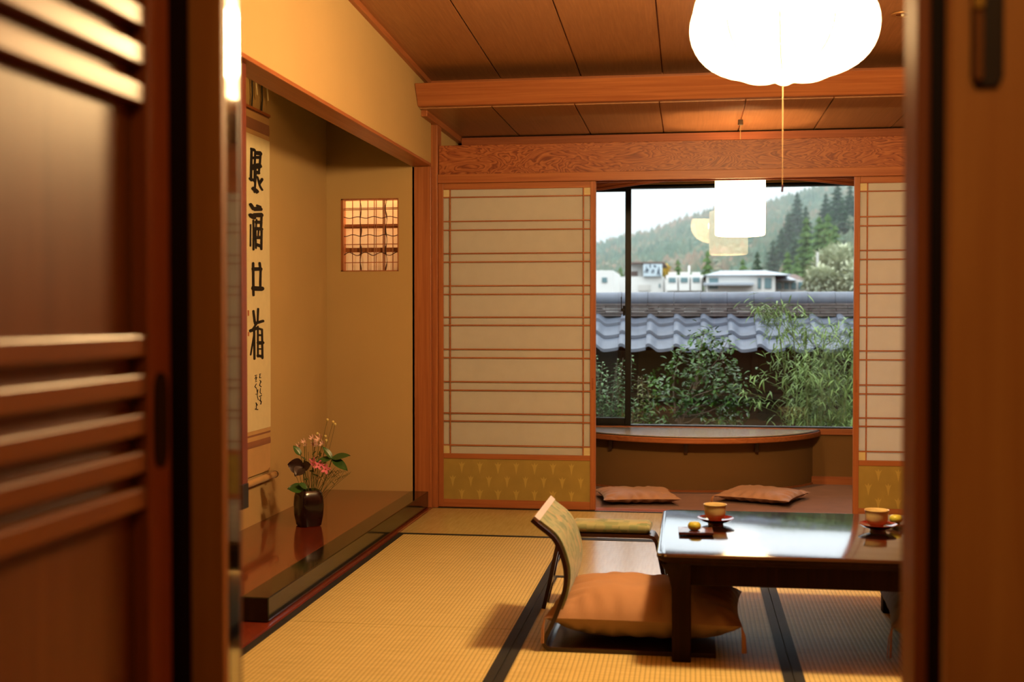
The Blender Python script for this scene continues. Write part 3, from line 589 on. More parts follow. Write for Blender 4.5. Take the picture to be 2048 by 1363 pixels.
b = MB(); b.lathe([(0.001, 0.0), (0.05, 0.0), (0.055, -0.01), (0.045, -0.035), (0.001, -0.037)], (LX, LY, zc(LY)), 24); b.build('ceiling_rose', M['cedar_dark'], t, True)
b = MB(); b.tube([(LX, LY, LZc - 0.18), (LX, LY, 1.545)], 0.0012, 6); pc = b.build('pull_cord', M['cord'], t)
b = MB(); b.tube([(LX + 0.001, LY, 1.548), (LX - 0.001, LY, 1.525)], 0.0036, 10); b.build('cord_bead', M['bead'], pc)
# small cylinder lamp over the veranda
SXc, SYc = 0.284, 7.20
t = thing('cylinder_lamp', 'small lit cylindrical paper lamp hanging in front of the window', 'pendant lamp', (SXc, SYc, 1.6))
b = MB(); rr = 0.147
prof = [(rr - 0.012, 1.600), (rr - 0.003, 1.604), (rr, 1.615), (rr + 0.001, 1.77), (rr, 1.925), (rr - 0.004, 1.935)]
b.lathe(prof, (SXc, SYc, 0), 48)
b.f = [f for f in b.f if len(f) == 4]
b.build('paper_shade', M['lantern2'], t, True)
b = MB()
for z in (1.934,):
    for k in range(40):
        a0, a1 = 2 * PI * k / 40, 2 * PI * (k + 1) / 40
        b.tube([(SXc + rr * 0.985 * math.cos(a0), SYc + rr * 0.985 * math.sin(a0), z), (SXc + rr * 0.985 * math.cos(a1), SYc + rr * 0.985 * math.sin(a1), z)], 0.0018, 5)
for a in (0, PI / 2): b.tube([(SXc - rr * math.cos(a), SYc - rr * math.sin(a), 1.934), (SXc + rr * math.cos(a), SYc + rr * math.sin(a), 1.934)], 0.002, 5)
b.build('wire_frame', M['cord'], t)
b = MB(); b.tube([(SXc, SYc, 1.86), (SXc, SYc, 2.25)], 0.003, 6); b.build('suspension_cord', M['cord'], t)
b = MB(); b.lathe([(0.001, 0), (0.014, 0), (0.016, -0.03), (0.001, -0.032)], (SXc, SYc, 2.28), 16); b.build('ceiling_hook', M['twig'], t, True)
bl = bpy.data.lights.new('lamp_bulb', 'POINT'); bl.energy = 11; bl.color = (1, 0.55, 0.22); bl.shadow_soft_size = 0.014
bo = bpy.data.objects.new('lamp_bulb', bl); COL.objects.link(bo); bo.location = (0.0, 0.0, 0.183); bo.parent = t
sl = bpy.data.lights.new('lamp_fill_spot', 'SPOT'); sl.energy = 45; sl.color = (1, 0.6, 0.27); sl.spot_size = math.radians(78); sl.spot_blend = 0.3; sl.shadow_soft_size = 0.03  # extra spot added inside the shade to brighten the counter wall below
so = bpy.data.objects.new('lamp_fill_spot', sl); COL.objects.link(so); so.parent = t; so.location = (0, 0, 0.165)
# recessed downlight
dx, dy = 0.962, 5.775; dz = zc(dy)
t = thing('recessed_downlight', 'small round unlit downlight set in the ceiling right of the lantern', 'downlight', (dx, dy, dz))
b = MB(); b.lathe([(0.030, -0.001), (0.036, -0.006), (0.052, -0.005), (0.054, 0.0)], (dx, dy, dz - 0.001), 32); b.build('trim_ring', plain('satin_ring', srgb(200, 150, 96), 0.3, metal=0.6), t, True)
b = MB(); b.lathe([(0.0005, -0.0005), (0.012, -0.001), (0.031, -0.003)], (dx, dy, dz - 0.001), 32); b.build('reflector', plain('dark_reflector', srgb(110, 80, 50), 0.15, metal=1.0), t, True)
b = MB(); b.lathe([(0.0005, -0.012), (0.006, -0.009), (0.008, -0.002)], (dx, dy, dz - 0.001), 16); b.build('bulb', plain('glass_bulb', srgb(230, 220, 190), 0.1, 0.8), t, True)
# ================================================================== low table
TX0, TX1, TY0, TY1, TT = -0.109, 0.838, 3.875, 4.80, 0.360
t = thing('low_table', 'low dark lacquered table set with two teacups, legs on the tatami', 'low table', ((TX0 + TX1) / 2, (TY0 + TY1) / 2, 0))
def rrect(x0, x1, y0, y1, r, n=8):
    P = []
    for cx, cy, a in ((x1 - r, y1 - r, 0), (x0 + r, y1 - r, PI / 2), (x0 + r, y0 + r, PI), (x1 - r, y0 + r, 1.5 * PI)):
        for i in range(n + 1): P.append((cx + r * math.cos(a + PI / 2 * i / n), cy + r * math.sin(a + PI / 2 * i / n)))
    return P
b = MB(); ins = [(0.012, TT), (0.004, TT - 0.002), (0.0, TT - 0.008), (0.001, TT - 0.016), (0.008, TT - 0.024), (0.018, TT - 0.030), (0.020, TT - 0.036)]
rings = [rrect(TX0 + i, TX1 - i, TY0 + i, TY1 - i, 0.05 - i * 0.6) for i, z in ins]; n = len(rings[0])
V = [(p[0], p[1], z) for (i, z), rg in zip(ins, rings) for p in rg]
F = [(k * n + j, (k + 1) * n + j, (k + 1) * n + (j + 1) % n, k * n + (j + 1) % n) for k in range(len(ins) - 1) for j in range(n)]
F.append(tuple(range(n))); F.append(tuple((len(ins) - 1) * n + j for j in range(n))[::-1])
b.add(V, F); b.mi = [0 if (i < 2 * n or i == len(F) - 2) else 1 for i in range(len(F))]; b.build('tabletop', [M['table'], M['table_leg']], t, True)
ax0, ax1, ay0, ay1 = TX0 + 0.05, TX1 - 0.052, TY0 + 0.048, TY1 - 0.05
for (x0, x1, y0, y1) in ((ax0 + 0.055, ax1 - 0.055, ay0 + 0.012, ay0 + 0.034), (ax0 + 0.055, ax1 - 0.055, ay1 - 0.034, ay1 - 0.012), (ax0 + 0.012, ax0 + 0.034, ay0 + 0.055, ay1 - 0.055), (ax1 - 0.034, ax1 - 0.012, ay0 + 0.055, ay1 - 0.055)):
    MB().box(x0, x1, y0, y1, 0.250, TT - 0.0365, 0.003).build('apron', M['table_leg'], t)
for sx_ in (0, 1):
    for sy_ in (0, 1):
        x0 = ax0 if sx_ == 0 else ax1 - 0.062; y0 = ay0 if sy_ == 0 else ay1 - 0.062
        b = MB(); R_ = []; zs = [0.0, 0.15, 0.24, 0.275, 0.30, 0.3235]; fl = [0, 0, 0.002, 0.010, 0.022, 0.034]
        for z, f in zip(zs, fl):
            xa = x0 - (f if sx_ == 0 else 0); xb = x0 + 0.062 + (f if sx_ == 1 else 0); ya = y0 - (f * 0.6 if sy_ == 0 else 0); yb = y0 + 0.062 + (f * 0.6 if sy_ == 1 else 0)
            R_.append([(p[0], p[1], z) for p in rrect(xa, xb, ya, yb, 0.007, 3)])
        n = len(R_[0]); V = [p for r in R_ for p in r]
        F = [(k * n + j, k * n + (j + 1) % n, (k + 1) * n + (j + 1) % n, (k + 1) * n + j) for k in range(len(R_) - 1) for j in range(n)] + [tuple(range(n))[::-1], tuple((len(R_) - 1) * n + j for j in range(n))]
        b.add(V, F); b.build('leg', M['table_leg'], t, True)
# tea things
def teacup(x, y, label):
    o = MB(); z = TT + 0.0145
    o.lathe([(0.0005, 0.004), (0.020, 0.004), (0.021, 0.0), (0.024, 0.0), (0.025, 0.005), (0.034, 0.012), (0.0385, 0.026), (0.0395, 0.042), (0.0405, 0.052), (0.043, 0.058), (0.0425, 0.0595), (0.0405, 0.0585), (0.038, 0.052), (0.037, 0.040), (0.035, 0.022), (0.022, 0.011), (0.0005, 0.009)], (x, y, z), 40)
    return tag(o.build('teacup', M['cup'], None, True, origin=(x, y, z)), label, 'teacup', 'cream teacups on the table')
def saucer(x, y, label):
    o = MB(); z = TT + 0.0005
    o.lathe([(0.0005, 0.005), (0.024, 0.005), (0.025, 0.0), (0.028, 0.0), (0.029, 0.005), (0.052, 0.012), (0.066, 0.0215), (0.0675, 0.0225), (0.067, 0.0238), (0.050, 0.0165), (0.030, 0.0135), (0.0005, 0.0132)], (x, y, z), 48)
    return tag(o.build('saucer', M['saucer'], None, True, origin=(x, y, z)), label, 'saucer', 'red lacquer saucers')
def dish(x, y, a, label):
    o = MB(); z = TT + 0.0005; h = 0.060; rot = Matrix.Translation((x, y, 0)) @ Matrix.Rotation(a, 4, 'Z')
    g = MB()
    def f(u, v, s):
        X = (u * 2 - 1) * h; Y = (v * 2 - 1) * h * 0.95; e = max(abs(X), abs(Y)) / h
        return rot @ Vector((X, Y, z + (0.011 if s else 0.006) + 0.007 * max(0, e - 0.55) ** 1.3 - (0.0 if s else 0.003)))
    g.grid(lambda u, v: f(u, v, 1), 16, 16); g.grid(lambda u, v: f(1 - u, v, 0), 16, 16)
    for k in range(4):
        def ed(u, v, k=k):
            a_, b_ = [(u, 0), (1, u), (1 - u, 1), (0, 1 - u)][k]; p = Vector(f(a_, b_, 1)); q = Vector(f(1 - (1 - a_), b_, 1)); q.z = z + 0.003 + 0.007 * 0.45 ** 1.3; return p.lerp(q, v)
        g.grid(ed, 16, 1)
    g.box(-0.03, 0.03, -0.03, 0.03, z, z + 0.0045, rot=rot)
    return tag(g.build('sweet_dish', M['plate'], None, True, origin=(x, y, z)), label, 'dish', 'small square dishes')
def sweet(x, y, label):
    o = MB(); z = TT + 0.0118
    o.lathe([(0.0005, 0), (0.014, 0.0005), (0.021, 0.006), (0.0235, 0.014), (0.022, 0.022), (0.016, 0.028), (0.007, 0.0295), (0.002, 0.0275), (0.0005, 0.027)], (x, y, z), 28)
    rr = random.Random(2)
    return tag(o.build('tea_sweet', M['sweet'], None, True, origin=(x, y, z)), label, 'sweet', 'round tea sweets')
saucer(0.092, 4.475, 'red lacquer saucer under the left teacup'); teacup(0.090, 4.475, 'cream ceramic teacup standing on the left saucer')
dish(0.018, 4.265, 0.03, 'small dark square dish left of the left teacup'); sweet(0.014, 4.27, 'green-yellow round sweet on the left square dish')
saucer(0.664, 4.43, 'red lacquer saucer under the right teacup'); teacup(0.660, 4.43, 'cream ceramic teacup standing on the right saucer')
dish(0.775, 4.555, 0.5, 'small dark square dish behind the right teacup'); sweet(0.742, 4.53, 'green-yellow round sweet peeking out behind the right teacup')
# ================================================================== cushions
def pillow(W, D, H, pinch=0.10, N=26, seed=1, wr=0.008):
    rnd = Vector((seed * 3.1, seed, 0.5)); b = MB()
    def pt(u, v, s):
        a, c = u * 2 - 1, v * 2 - 1
        ea = 1 - pinch * (1 - c * c) ** 1.0 * abs(a) ** 3 * 0.0 ; px = a * (1 - pinch * (1 - c ** 2)) ; py = c * (1 - pinch * (1 - a ** 2))
        t_ = max(0.0, (1 - abs(a) ** 3.2)) ** 0.55 * max(0.0, (1 - abs(c) ** 3.2)) ** 0.75
        x, y = px * W / 2, py * D / 2
        n = noise.noise(Vector((x * 9, y * 9, 0)) + rnd); edge = max(abs(a), abs(c)) ** 4
        ridg = math.sin((x if abs(c) > abs(a) else y) * 85 + 3 * n) * edge * (1 - edge) * 2.6
        z = H / 2 + s * (H / 2) * t_ * (1 + 0.10 * n) + (wr * ridg + 0.3 * wr * n) * (t_ > 0.02)
        return (x, y, z if s > 0 else max(z, 0.001 + 0.0))
    b.grid(lambda u, v: pt(u, v, 1), N * 2, N * 2); b.grid(lambda u, v: pt(1 - u, v, -1), N * 2, N * 2); return b
def cushion(x, y, z, rot, W, D, H, mt, label, tassels=((-1, -1), (1, -1), (1, 1), (-1, 1)), seed=1, tilt=(0, 0), group=None, pinch=0.10, tl=0.04):
    t = thing('floor_cushion', label, 'cushion', (x, y, z), group)
    b = pillow(W, D, H, pinch, seed=seed); b.v = [(p[0] + x, p[1] + y, p[2] + z) for p in b.v]; b.build('cover', mt, t, True)
    for (a, c) in tassels:
        k = MB(); r = random.Random(seed + a * 2 + c); px, py, pz = x + a * W / 2 * 0.985, y + c * D / 2 * 0.985, z + H / 2
        for i in range(6):
            ox, oy = r.uniform(-.005, .005) + a * 0.006, r.uniform(-.005, .005) + c * 0.004
            zb = max(z + 0.003 - z * 1.0, pz - tl); k.tube([(px, py, pz), (px + ox * 1.2, py + oy * 1.2, pz - tl * 0.35), (px + ox * 1.6, py + oy * 1.6, max(0.004, pz - tl))], 0.0016, 4)
        k.build('corner_tassel', M['tassel'], t)
    t.rotation_euler = (0, 0, rot); return t
cushion(-0.150, 4.235, 0.020, math.radians(-2), 0.66, 0.52, 0.185, M['cushion'], 'thick orange-brown cushion on the seat of the legless chair', tassels=((-1, -1), (1, -1)), seed=3, pinch=0.05, tl=0.085)
cushion(1.0, 4.33, 0.004, math.radians(-4), 0.66, 0.62, 0.21, M['cushion_grey'], 'grey-brown cushion at the right table leg, cut by the door frame', tassels=((-1, -1),), seed=5, pinch=0.05, tl=0.10)
cushion(-0.325, 7.33, 0.004, math.radians(12), 0.47, 0.44, 0.075, M['cushion_far'], 'flat tan cushion on the veranda carpet, left of the two by the counter', seed=8, group=None, tassels=((1, 1),))
cushion(0.435, 7.46, 0.004, math.radians(-22), 0.47, 0.44, 0.075, M['cushion_far'], 'flat tan cushion on the veranda carpet behind the low table, right one', seed=11, tassels=((-1, -1), (-1, 1)))
# ================================================================== legless chair
cl = [(-0.528, 0.442), (-0.503, 0.421), (-0.455, 0.382), (-0.428, 0.330), (-0.413, 0.270), (-0.417, 0.208), (-0.438, 0.142), (-0.463, 0.082), (-0.484, 0.040), (-0.484, 0.020), (-0.468, 0.0085), (-0.430, 0.0075), (-0.2, 0.0075), (0.085, 0.0075)]
def smooth_line(P, n=4):
    out = []
    for i in range(len(P) - 1):
        p0, p1, p2, p3 = P[max(i - 1, 0)], P[i], P[i + 1], P[min(i + 2, len(P) - 1)]
        for k in range(n):
            t_ = k / n; f = lambda a, b_, c_, d: 0.5 * ((2 * b_) + (-a + c_) * t_ + (2 * a - 5 * b_ + 4 * c_ - d) * t_ * t_ + (-a + 3 * b_ - 3 * c_ + d) * t_ ** 3)
            out.append((f(p0[0], p1[0], p2[0], p3[0]), f(p0[1], p1[1], p2[1], p3[1])))
    return out + [P[-1]]
def ribbon(P, h0, h1, y0, y1, m, name, par, bev=0.0):
    L = []; Rr = []
    for i, p in enumerate(P):
        a, c = P[max(i - 1, 0)], P[min(i + 1, len(P) - 1)]; d = Vector((c[0] - a[0], c[1] - a[1])).normalized(); nx, nz = -d.y, d.x
        L.append((p[0] + nx * h0, max(p[1] + nz * h0, 0.0005))); Rr.append((p[0] + nx * h1, max(0.0005, p[1] + nz * h1)))
    b = MB(); b.prism(L + Rr[::-1], 'y', y0, y1, bev)
    return b.build(name, m, par, True)
YN, YFm = 3.985, 4.485
t = thing('legless_chair', 'bent dark-wood legless chair with green-gold fabric back beside the table', 'floor chair', (-0.25, 4.235, 0.0))
P = smooth_line(cl)
# side rims of the back, near and far, and the seat plate
up = [p for p in P if not (p[1] < 0.06 and p[0] > -0.40)]
ribbon(P, 0.007, -0.007, YN, YN + 0.022, M['chairwood'], 'side_rim', t); ribbon(P, 0.007, -0.007, YFm - 0.022, YFm, M['chairwood'], 'side_rim', t)
bk = [p for p in P[:P.index(P[28]) + 1]]
ribbon(bk, 0.004, -0.006, YN + 0.02, YFm - 0.02, M['chairwood'], 'back_shell', t)
st_ = [p for p in P if p[1] < 0.03]
ribbon(st_, 0.004, -0.005, YN + 0.02, YFm - 0.02, M['chairwood'], 'seat_plate', t)
fb = P[3:26]
ribbon(fb, 0.014, 0.003, YN + 0.026, YFm - 0.026, M['brocade'], 'back_upholstery', t)
ribbon(P[0:4], 0.014, -0.006, YN + 0.012, YFm - 0.012, M['cap'], 'top_edge_cap', t)
# ================================================================== arm rest
t = thing('arm_rest', 'low arm rest with woven green-gold pad, standing behind the legless chair', 'arm rest', (-0.32, 4.63, 0))
b = MB(); ry = [4.565, 4.685]
def padf(u, v):
    x = -0.455 + 0.305 * v; e = min(1, (v * (1 - v) * 40)) ** 0.5; th = 2 * PI * u
    return (x + 0.004 * math.cos(th), 4.625 + 0.062 * math.copysign(abs(math.cos(th)) ** 0.6, math.cos(th)) * (0.9 + 0.1 * e), 0.3175 + 0.0225 * math.copysign(abs(math.sin(th)) ** 0.7, math.sin(th)) * (0.55 + 0.45 * e))
b.grid(padf, 24, 24, wrapu=True); b.poly([padf(k / 24, 0) for k in range(24)][::-1]); b.poly([padf(k / 24, 1) for k in range(24)]); b.build('arm_pad', M['brocade'], t, True)
top = smooth_line([(-0.500, 0.262), (-0.488, 0.283), (-0.46, 0.289), (-0.3, 0.289), (-0.16, 0.289), (-0.135, 0.280), (-0.124, 0.255)], 4)
ribbon(top, 0.0065, -0.0065, 4.562, 4.688, M['chairwood'], 'bent_frame', t)
for yy in (4.562, 4.670):
    ribbon([(-0.500, 0.266), (-0.515, 0.2), (-0.535, 0.1), (-0.558, 0.0008)], 0.0075, -0.0075, yy, yy + 0.018, M['chairwood'], 'leg', t)
    ribbon([(-0.124, 0.258), (-0.108, 0.18), (-0.090, 0.09), (-0.074, 0.0008)], 0.0075, -0.0075, yy, yy + 0.018, M['chairwood'], 'leg', t)
MB().box(-0.540, -0.528, 4.57, 4.68, 0.095, 0.11, 0.002).build('stretcher', M['chairwood'], t)
# ================================================================== vase and flowers
vx, vy, vz0 = -1.853, 5.66, TZ + 0.0005
t = thing('flower_vase', 'dark brown square-shouldered vase on the alcove board', 'vase', (vx, vy, vz0))
b = MB(); prof = [(0.0, 0.046), (0.004, 0.052), (0.05, 0.060), (0.10, 0.063), (0.14, 0.0605), (0.165, 0.055), (0.176, 0.048), (0.1765, 0.043), (0.170, 0.041), (0.12, 0.046), (0.03, 0.046)]
NS = 48; VV = []; FF = []
def sq(th, r, k=5.0): c, s_ = math.cos(th), math.sin(th); q = (abs(c) ** k + abs(s_) ** k) ** (-1 / k); return r * q * c, r * q * s_
ra = math.radians(38)
for z, r in prof:
    for k in range(NS):
        x, y = sq(2 * PI * k / NS, r * 1.02); VV.append((vx + x * math.cos(ra) - y * math.sin(ra), vy + x * math.sin(ra) + y * math.cos(ra), vz0 + z))
for i in range(len(prof) - 1):
    for k in range(NS): FF.append((i * NS + k, i * NS + (k + 1) % NS, (i + 1) * NS + (k + 1) % NS, (i + 1) * NS + k))
FF.append(tuple(range(NS))[::-1]); FF.append(tuple((len(prof) - 1) * NS + k for k in range(NS))); b.add(VV, FF); b.build('vase_body', M['vase'], t, True)
mz = vz0 + 0.176
t = thing('flower_arrangement', 'pink flowers and green leaves arranged in the dark vase', 'flowers', (vx, vy, mz))
R = random.Random(12)
def curve(p, q, sag=0.02, n=8):
    p, q = Vector(p), Vector(q); mid = (p + q) / 2 + Vector((R.uniform(-sag, sag), R.uniform(-sag, sag), sag))
    return [(p * (1 - s_) ** 2 + mid * 2 * s_ * (1 - s_) + q * s_ * s_) for s_ in [i / n for i in range(n + 1)]]
def stem(dx, dz, dy=0.0, r=0.0013, x0=None):
    x0 = R.uniform(-0.018, 0.018) if x0 is None else x0
    base = (vx + x0, vy + R.uniform(-0.018, 0.018), mz - 0.12); tip = (vx + dx, vy + dy, mz + dz)
    m_ = MB(); m_.tube(curve(base, tip), r, 5); m_.build('stem', M['stem'], t); return Vector(tip)
def petal_flower(c, rad, n, mt, nm, tilt=None, cup=0.35):
    b = MB(); tilt = tilt or Vector((R.uniform(-.4, .6), -1, R.uniform(0, 0.6))); tilt = Vector(tilt).normalized(); q = tilt.to_track_quat('Z', 'Y')
    for i in range(n):
        a = 2 * PI * i / n + R.uniform(-.1, .1); w = rad * 1.9 / n * 1.9
        def pf(u, v):
            rr_ = rad * (0.12 + 0.88 * v); ww = w * math.sin(PI * min(1, 0.18 + v * 0.72)) * 0.75; s_ = (u - 0.5) * ww
            p = Vector((rr_ * math.cos(a) - s_ * math.sin(a), rr_ * math.sin(a) + s_ * math.cos(a), rad * cup * (v ** 1.6) + 0.12 * rad * math.sin(u * 7 + v * 5) * v))
            return c + q @ p
        b.grid(pf, 4, 5)
    f = b.build(nm, mt, t, True)
    k = MB(); k.lathe([(0.0003, -0.002), (rad * 0.16, 0.0), (rad * 0.13, rad * 0.14), (0.0003, rad * 0.18)], (0, 0, 0), 10); k.v = [tuple(c + q @ Vector(v)) for v in k.v]; k.build('flower_centre', M['cream'] if mt is not M['pink'] else M['seal'], f, True)
def leaf(p, d, L, wd, mt, nm='leaf', up_=None, fold=0.25):
    d = Vector(d).normalized(); up_ = Vector(up_ or (0.1, -0.6, 0.8)); s_ = d.cross(up_).normalized(); n_ = s_.cross(d).normalized(); b = MB()
    def lf(u, v):
        ww = wd * (math.sin(PI * v ** 0.85) ** 0.8) * (u - 0.5); return tuple(Vector(p) + d * (L * v) + s_ * ww + n_ * (abs(u - 0.5) * fold * wd * 0.8 - L * 0.25 * v * v))
    b.grid(lf, 6, 12); return b.build(nm, mt, t, True)
for dx_, dz_, dy_ in ((0.034, 0.137, -.03), (0.064, 0.127, -.04), (0.100, 0.108, -.04)):
    petal_flower(stem(dx_, dz_, dy_), 0.026, 5, M['pink'], 'pink_flower')
for dx_, dz_, r_2 in ((0.061, 0.247, .024), (0.018, 0.250, .017), (0.072, 0.222, .020), (-0.012, 0.235, .016), (-0.054, 0.204, .020), (0.026, 0.216, .022), (-0.02, 0.215, .012)):
    petal_flower(stem(dx_, dz_, R.uniform(-.03, .02)), r_2, 7, M['pale'], 'pale_pink_flower', cup=0.9, tilt=(R.uniform(-.5, .5), -0.8, 0.8))
for dx_, dz_ in ((0.096, 0.343), (0.125, 0.333), (0.135, 0.322), (0.09, 0.242), (0.086, 0.262), (0.045, 0.275)):
    c = stem(dx_, dz_, 0.0, 0.0009); k = MB(); k.lathe([(0.0004, -0.008), (0.006, -0.003), (0.007, 0.002), (0.004, 0.007), (0.0004, 0.008)], c, 10); k.build('cream_bud', M['cream'], t, True)
c = stem(0.125, 0.155, -0.02, 0.002, 0.01)
leaf(c, (0.9, -.2, 0.35), 0.095, 0.046, M['bleaf']); leaf(c, (0.8, -.3, -0.35), 0.10, 0.05, M['bleaf']); leaf(c, (-0.5, -.2, 0.9), 0.075, 0.032, M['bleaf']); leaf(c, (-0.9, -.3, 0.0), 0.075, 0.04, M['bleaf'])
c = stem(-0.03, 0.17, -0.03); leaf(c, (-.5, -.2, 0.9), 0.06, 0.034, M['bleaf'])
c = stem(-0.015, 0.115, -0.04, 0.0018)
leaf(c, (-0.9, -0.5, 0.25), 0.075, 0.075, M['dleaf'], 'dark_leaf', (0.1, -1, .2)); leaf(c, (-0.3, -0.6, -0.4), 0.06, 0.06, M['dleaf'], 'dark_leaf', (0, -1, .3)); leaf(c, (0.7, -0.4, 0.3), 0.05, 0.05, M['dleaf'], 'dark_leaf', (0, -1, .3))
leaf((vx - 0.012, vy - 0.03, mz + 0.006), (-0.9, -0.5, 0.2), 0.08, 0.062, M['bleaf'], up_=(0, -.7, .7)); leaf((vx - 0.0, vy - 0.03, mz + 0.01), (-0.4, -0.5, 0.5), 0.05, 0.04, M['bleaf'])
for dx_, dz_ in ((-0.065, 0.075), (-0.045, 0.085)):
    c = stem(dx_, dz_, -0.01, 0.001); k = MB(); k.lathe([(0.0004, -0.012), (0.005, -0.004), (0.004, 0.006), (0.0004, 0.014)], c, 8); k.build('dark_bud', M['dleaf'], t, True)
for i in range(9):
    a = R.uniform(-0.06, 0.05); tip = (0.11 + 0.012 * i, 0.085 + R.uniform(-.012, .02)); c = stem(tip[0], tip[1], R.uniform(-.03, .03), 0.0008)
    b = MB()
    for j in range(8):
        s_ = 0.02 + 0.09 * j / 8; p = c - Vector((0.012 * j, 0, 0.006 * j)); d = Vector((0.6, R.uniform(-.5, .5), R.choice((-1, 1)) * 0.7)).normalized(); b.tube([p, p + d * 0.018], [0.0012, 0.0003], 4)
    b.build('wispy_frond', M['stem'], t)
for i in range(12): stem(R.uniform(-0.05, 0.07), R.uniform(0.09, 0.22), R.uniform(-.03, .03), 0.001)
for i in range(16):
    c = Vector((vx + R.uniform(-0.035, 0.08), vy + R.uniform(-.03, .02), mz + R.uniform(0.04, 0.2))); leaf(c, (R.uniform(-1, 1), -0.4, R.uniform(0, 1)), 0.03, 0.012, M['stem'], 'small_leaf')
# ================================================================== entrance hall in the foreground
HX = -0.70
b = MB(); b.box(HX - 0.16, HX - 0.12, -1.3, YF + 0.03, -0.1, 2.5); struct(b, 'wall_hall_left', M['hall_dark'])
b = MB(); b.box(1.0, 1.05, -1.3, YF + 0.03, -0.1, 2.5); struct(b, 'wall_hall_right', M['plaster'])
b = MB(); b.box(-0.95, 1.1, -1.35, -1.3, -0.1, 2.5); struct(b, 'wall_hall_back', M['plaster'])
b = MB(); b.box(-0.95, 1.1, -1.35, YF + 0.03, 2.45, 2.5); struct(b, 'ceiling_hall', M['plaster'])
d = thing('door_1', 'blurred wooden slatted sliding door at the left of the doorway', 'door', (HX, 1.0, 0)); d['kind'] = 'structure'
for ya in (1.478, 0.303): MB().box(HX - 0.03, HX, ya, ya + 0.067, 0.0, 2.1, 0.002).build('stile', M['hall'], d)
for z0, z1 in ((0.0, 0.12), (2.0, 2.1)): MB().box(HX - 0.029, HX - 0.001, 0.37, 1.478, z0, z1, 0.002).build('rail', M['hall_y'], d)
MB().box(HX - 0.030, HX - 0.022, 0.36, 1.48, 0.1, 2.02).build('door_panel', M['hall_panel'], d)
for zc_ in (1.087, 1.036, 0.985, 0.936, 0.889, 1.413, 1.463, 1.513, 1.563, 1.613):
    b = MB(); b.prism([(0.37, zc_ - 0.014), (1.476, zc_ - 0.014), (1.476, zc_ + 0.014), (0.37, zc_ + 0.014)], 'x', HX - 0.024, HX - 0.002, 0.003); b.build('slat', M['hall_y'], d)
b = MB()
def oval(y, z, a, c): return [(y + a * math.copysign(abs(math.cos(q)) ** 0.8, math.cos(q)), z + c * math.copysign(abs(math.sin(q)) ** 0.45, math.sin(q))) for q in [2 * PI * k / 32 for k in range(32)]]
b.prism(oval(1.5125, 0.987, 0.022, 0.064), 'x', HX - 0.002, HX + 0.0015); b.build('finger_pull', M['lacquer_black'], d)
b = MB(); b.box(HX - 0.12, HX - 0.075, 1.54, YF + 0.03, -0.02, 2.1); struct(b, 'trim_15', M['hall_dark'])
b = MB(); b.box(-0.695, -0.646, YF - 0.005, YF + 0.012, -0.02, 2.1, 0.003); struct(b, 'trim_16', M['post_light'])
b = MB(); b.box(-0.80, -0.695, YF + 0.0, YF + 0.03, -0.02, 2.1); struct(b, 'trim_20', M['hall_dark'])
# black lacquered edge of the inner sliding door, slid open at the left
e1 = thing('door_2', 'open sliding door seen edge-on at the left, with a polished black edge', 'door', (-0.66, YF + 0.03, 0)); e1['kind'] = 'structure'
MB().box(-0.668, -0.6455, YF + 0.012, YF + 0.056, -0.02, 2.05, 0.001).build('lacquered_edge', M['door_lacquer'], e1)
# right side: post and sliding door with a tall recessed handle
b = MB(); b.box(0.279, 0.296, YF - 0.035, YF + 0.06, -0.02, 2.1, 0.003); struct(b, 'trim_17', M['hall'])
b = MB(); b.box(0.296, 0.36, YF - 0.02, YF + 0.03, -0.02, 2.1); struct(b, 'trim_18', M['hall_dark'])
d = thing('door_3', 'blurred plain wooden sliding door at the right of the doorway with a tall handle', 'door', (0.6, 1.46, 0)); d['kind'] = 'structure'
MB().box(0.2965, 1.0, 1.455, 1.485, 0.0, 2.1, 0.002).build('door_panel', M['post_light'], d)
b = MB(); hx0 = 0.318; b.prism([(hx0, 1.40), (hx0 + 0.006, 1.388), (hx0 + 0.03, 1.388), (hx0 + 0.036, 1.40), (hx0 + 0.036, 1.66), (hx0, 1.66)], 'y', 1.449, 1.456, 0.002); h = b.build('door_handle', M['hall_dark'], d)
b = MB(); b.box(hx0 + 0.002, hx0 + 0.012, 1.440, 1.452, 1.395, 1.655, 0.003); b.build('handle_grip', M['hall_panel'], h)
b = MB(); b.box(hx0 + 0.0, hx0 + 0.012, 1.436, 1.442, 1.475, 1.505, 0.002); b.build('metal_catch', plain('brass_catch', srgb(230, 190, 110), 0.25, metal=1.0), h)
b = MB(); b.box(-0.9, 1.05, YF - 0.04, YF + 0.03, 2.1, 2.5); struct(b, 'trim_19', M['hall_dark'])
# hall spots above and behind the camera; the second added for the plain door
for (lx_, ly_, tx_, e_, an_, lab_) in ((0.15, 0.55, (-0.72, 1.2, 1.85), 5.5, 54, 'recessed hall spotlight turned to the slatted door, out of view'), (-0.05, -0.35, (0.62, 1.46, 1.25), 26, 34, 'unseen hall spot added to light the plain door')):
    hl = thing('hall_spotlight', lab_, 'spotlight', (lx_, ly_, 2.45), 'hall spotlights')
    MB().lathe([(0.0005, 0), (0.05, 0), (0.05, -0.02), (0.0005, -0.022)], (lx_, ly_, 2.45), 24).build('housing', M['lacquer_black'], hl, True)
    sl = bpy.data.lights.new('hall_bulb', 'SPOT'); sl.energy = e_; sl.color = (1, 0.64, 0.24); sl.spot_size = math.radians(an_); sl.spot_blend = 0.6; sl.shadow_soft_size = 0.04
    so = bpy.data.objects.new('hall_bulb', sl); COL.objects.link(so); so.parent = hl; so.location = (0, 0, -0.04)
    so.rotation_euler = (Vector(tx_) - Vector((lx_, ly_, 2.41))).to_track_quat('-Z', 'Y').to_euler()
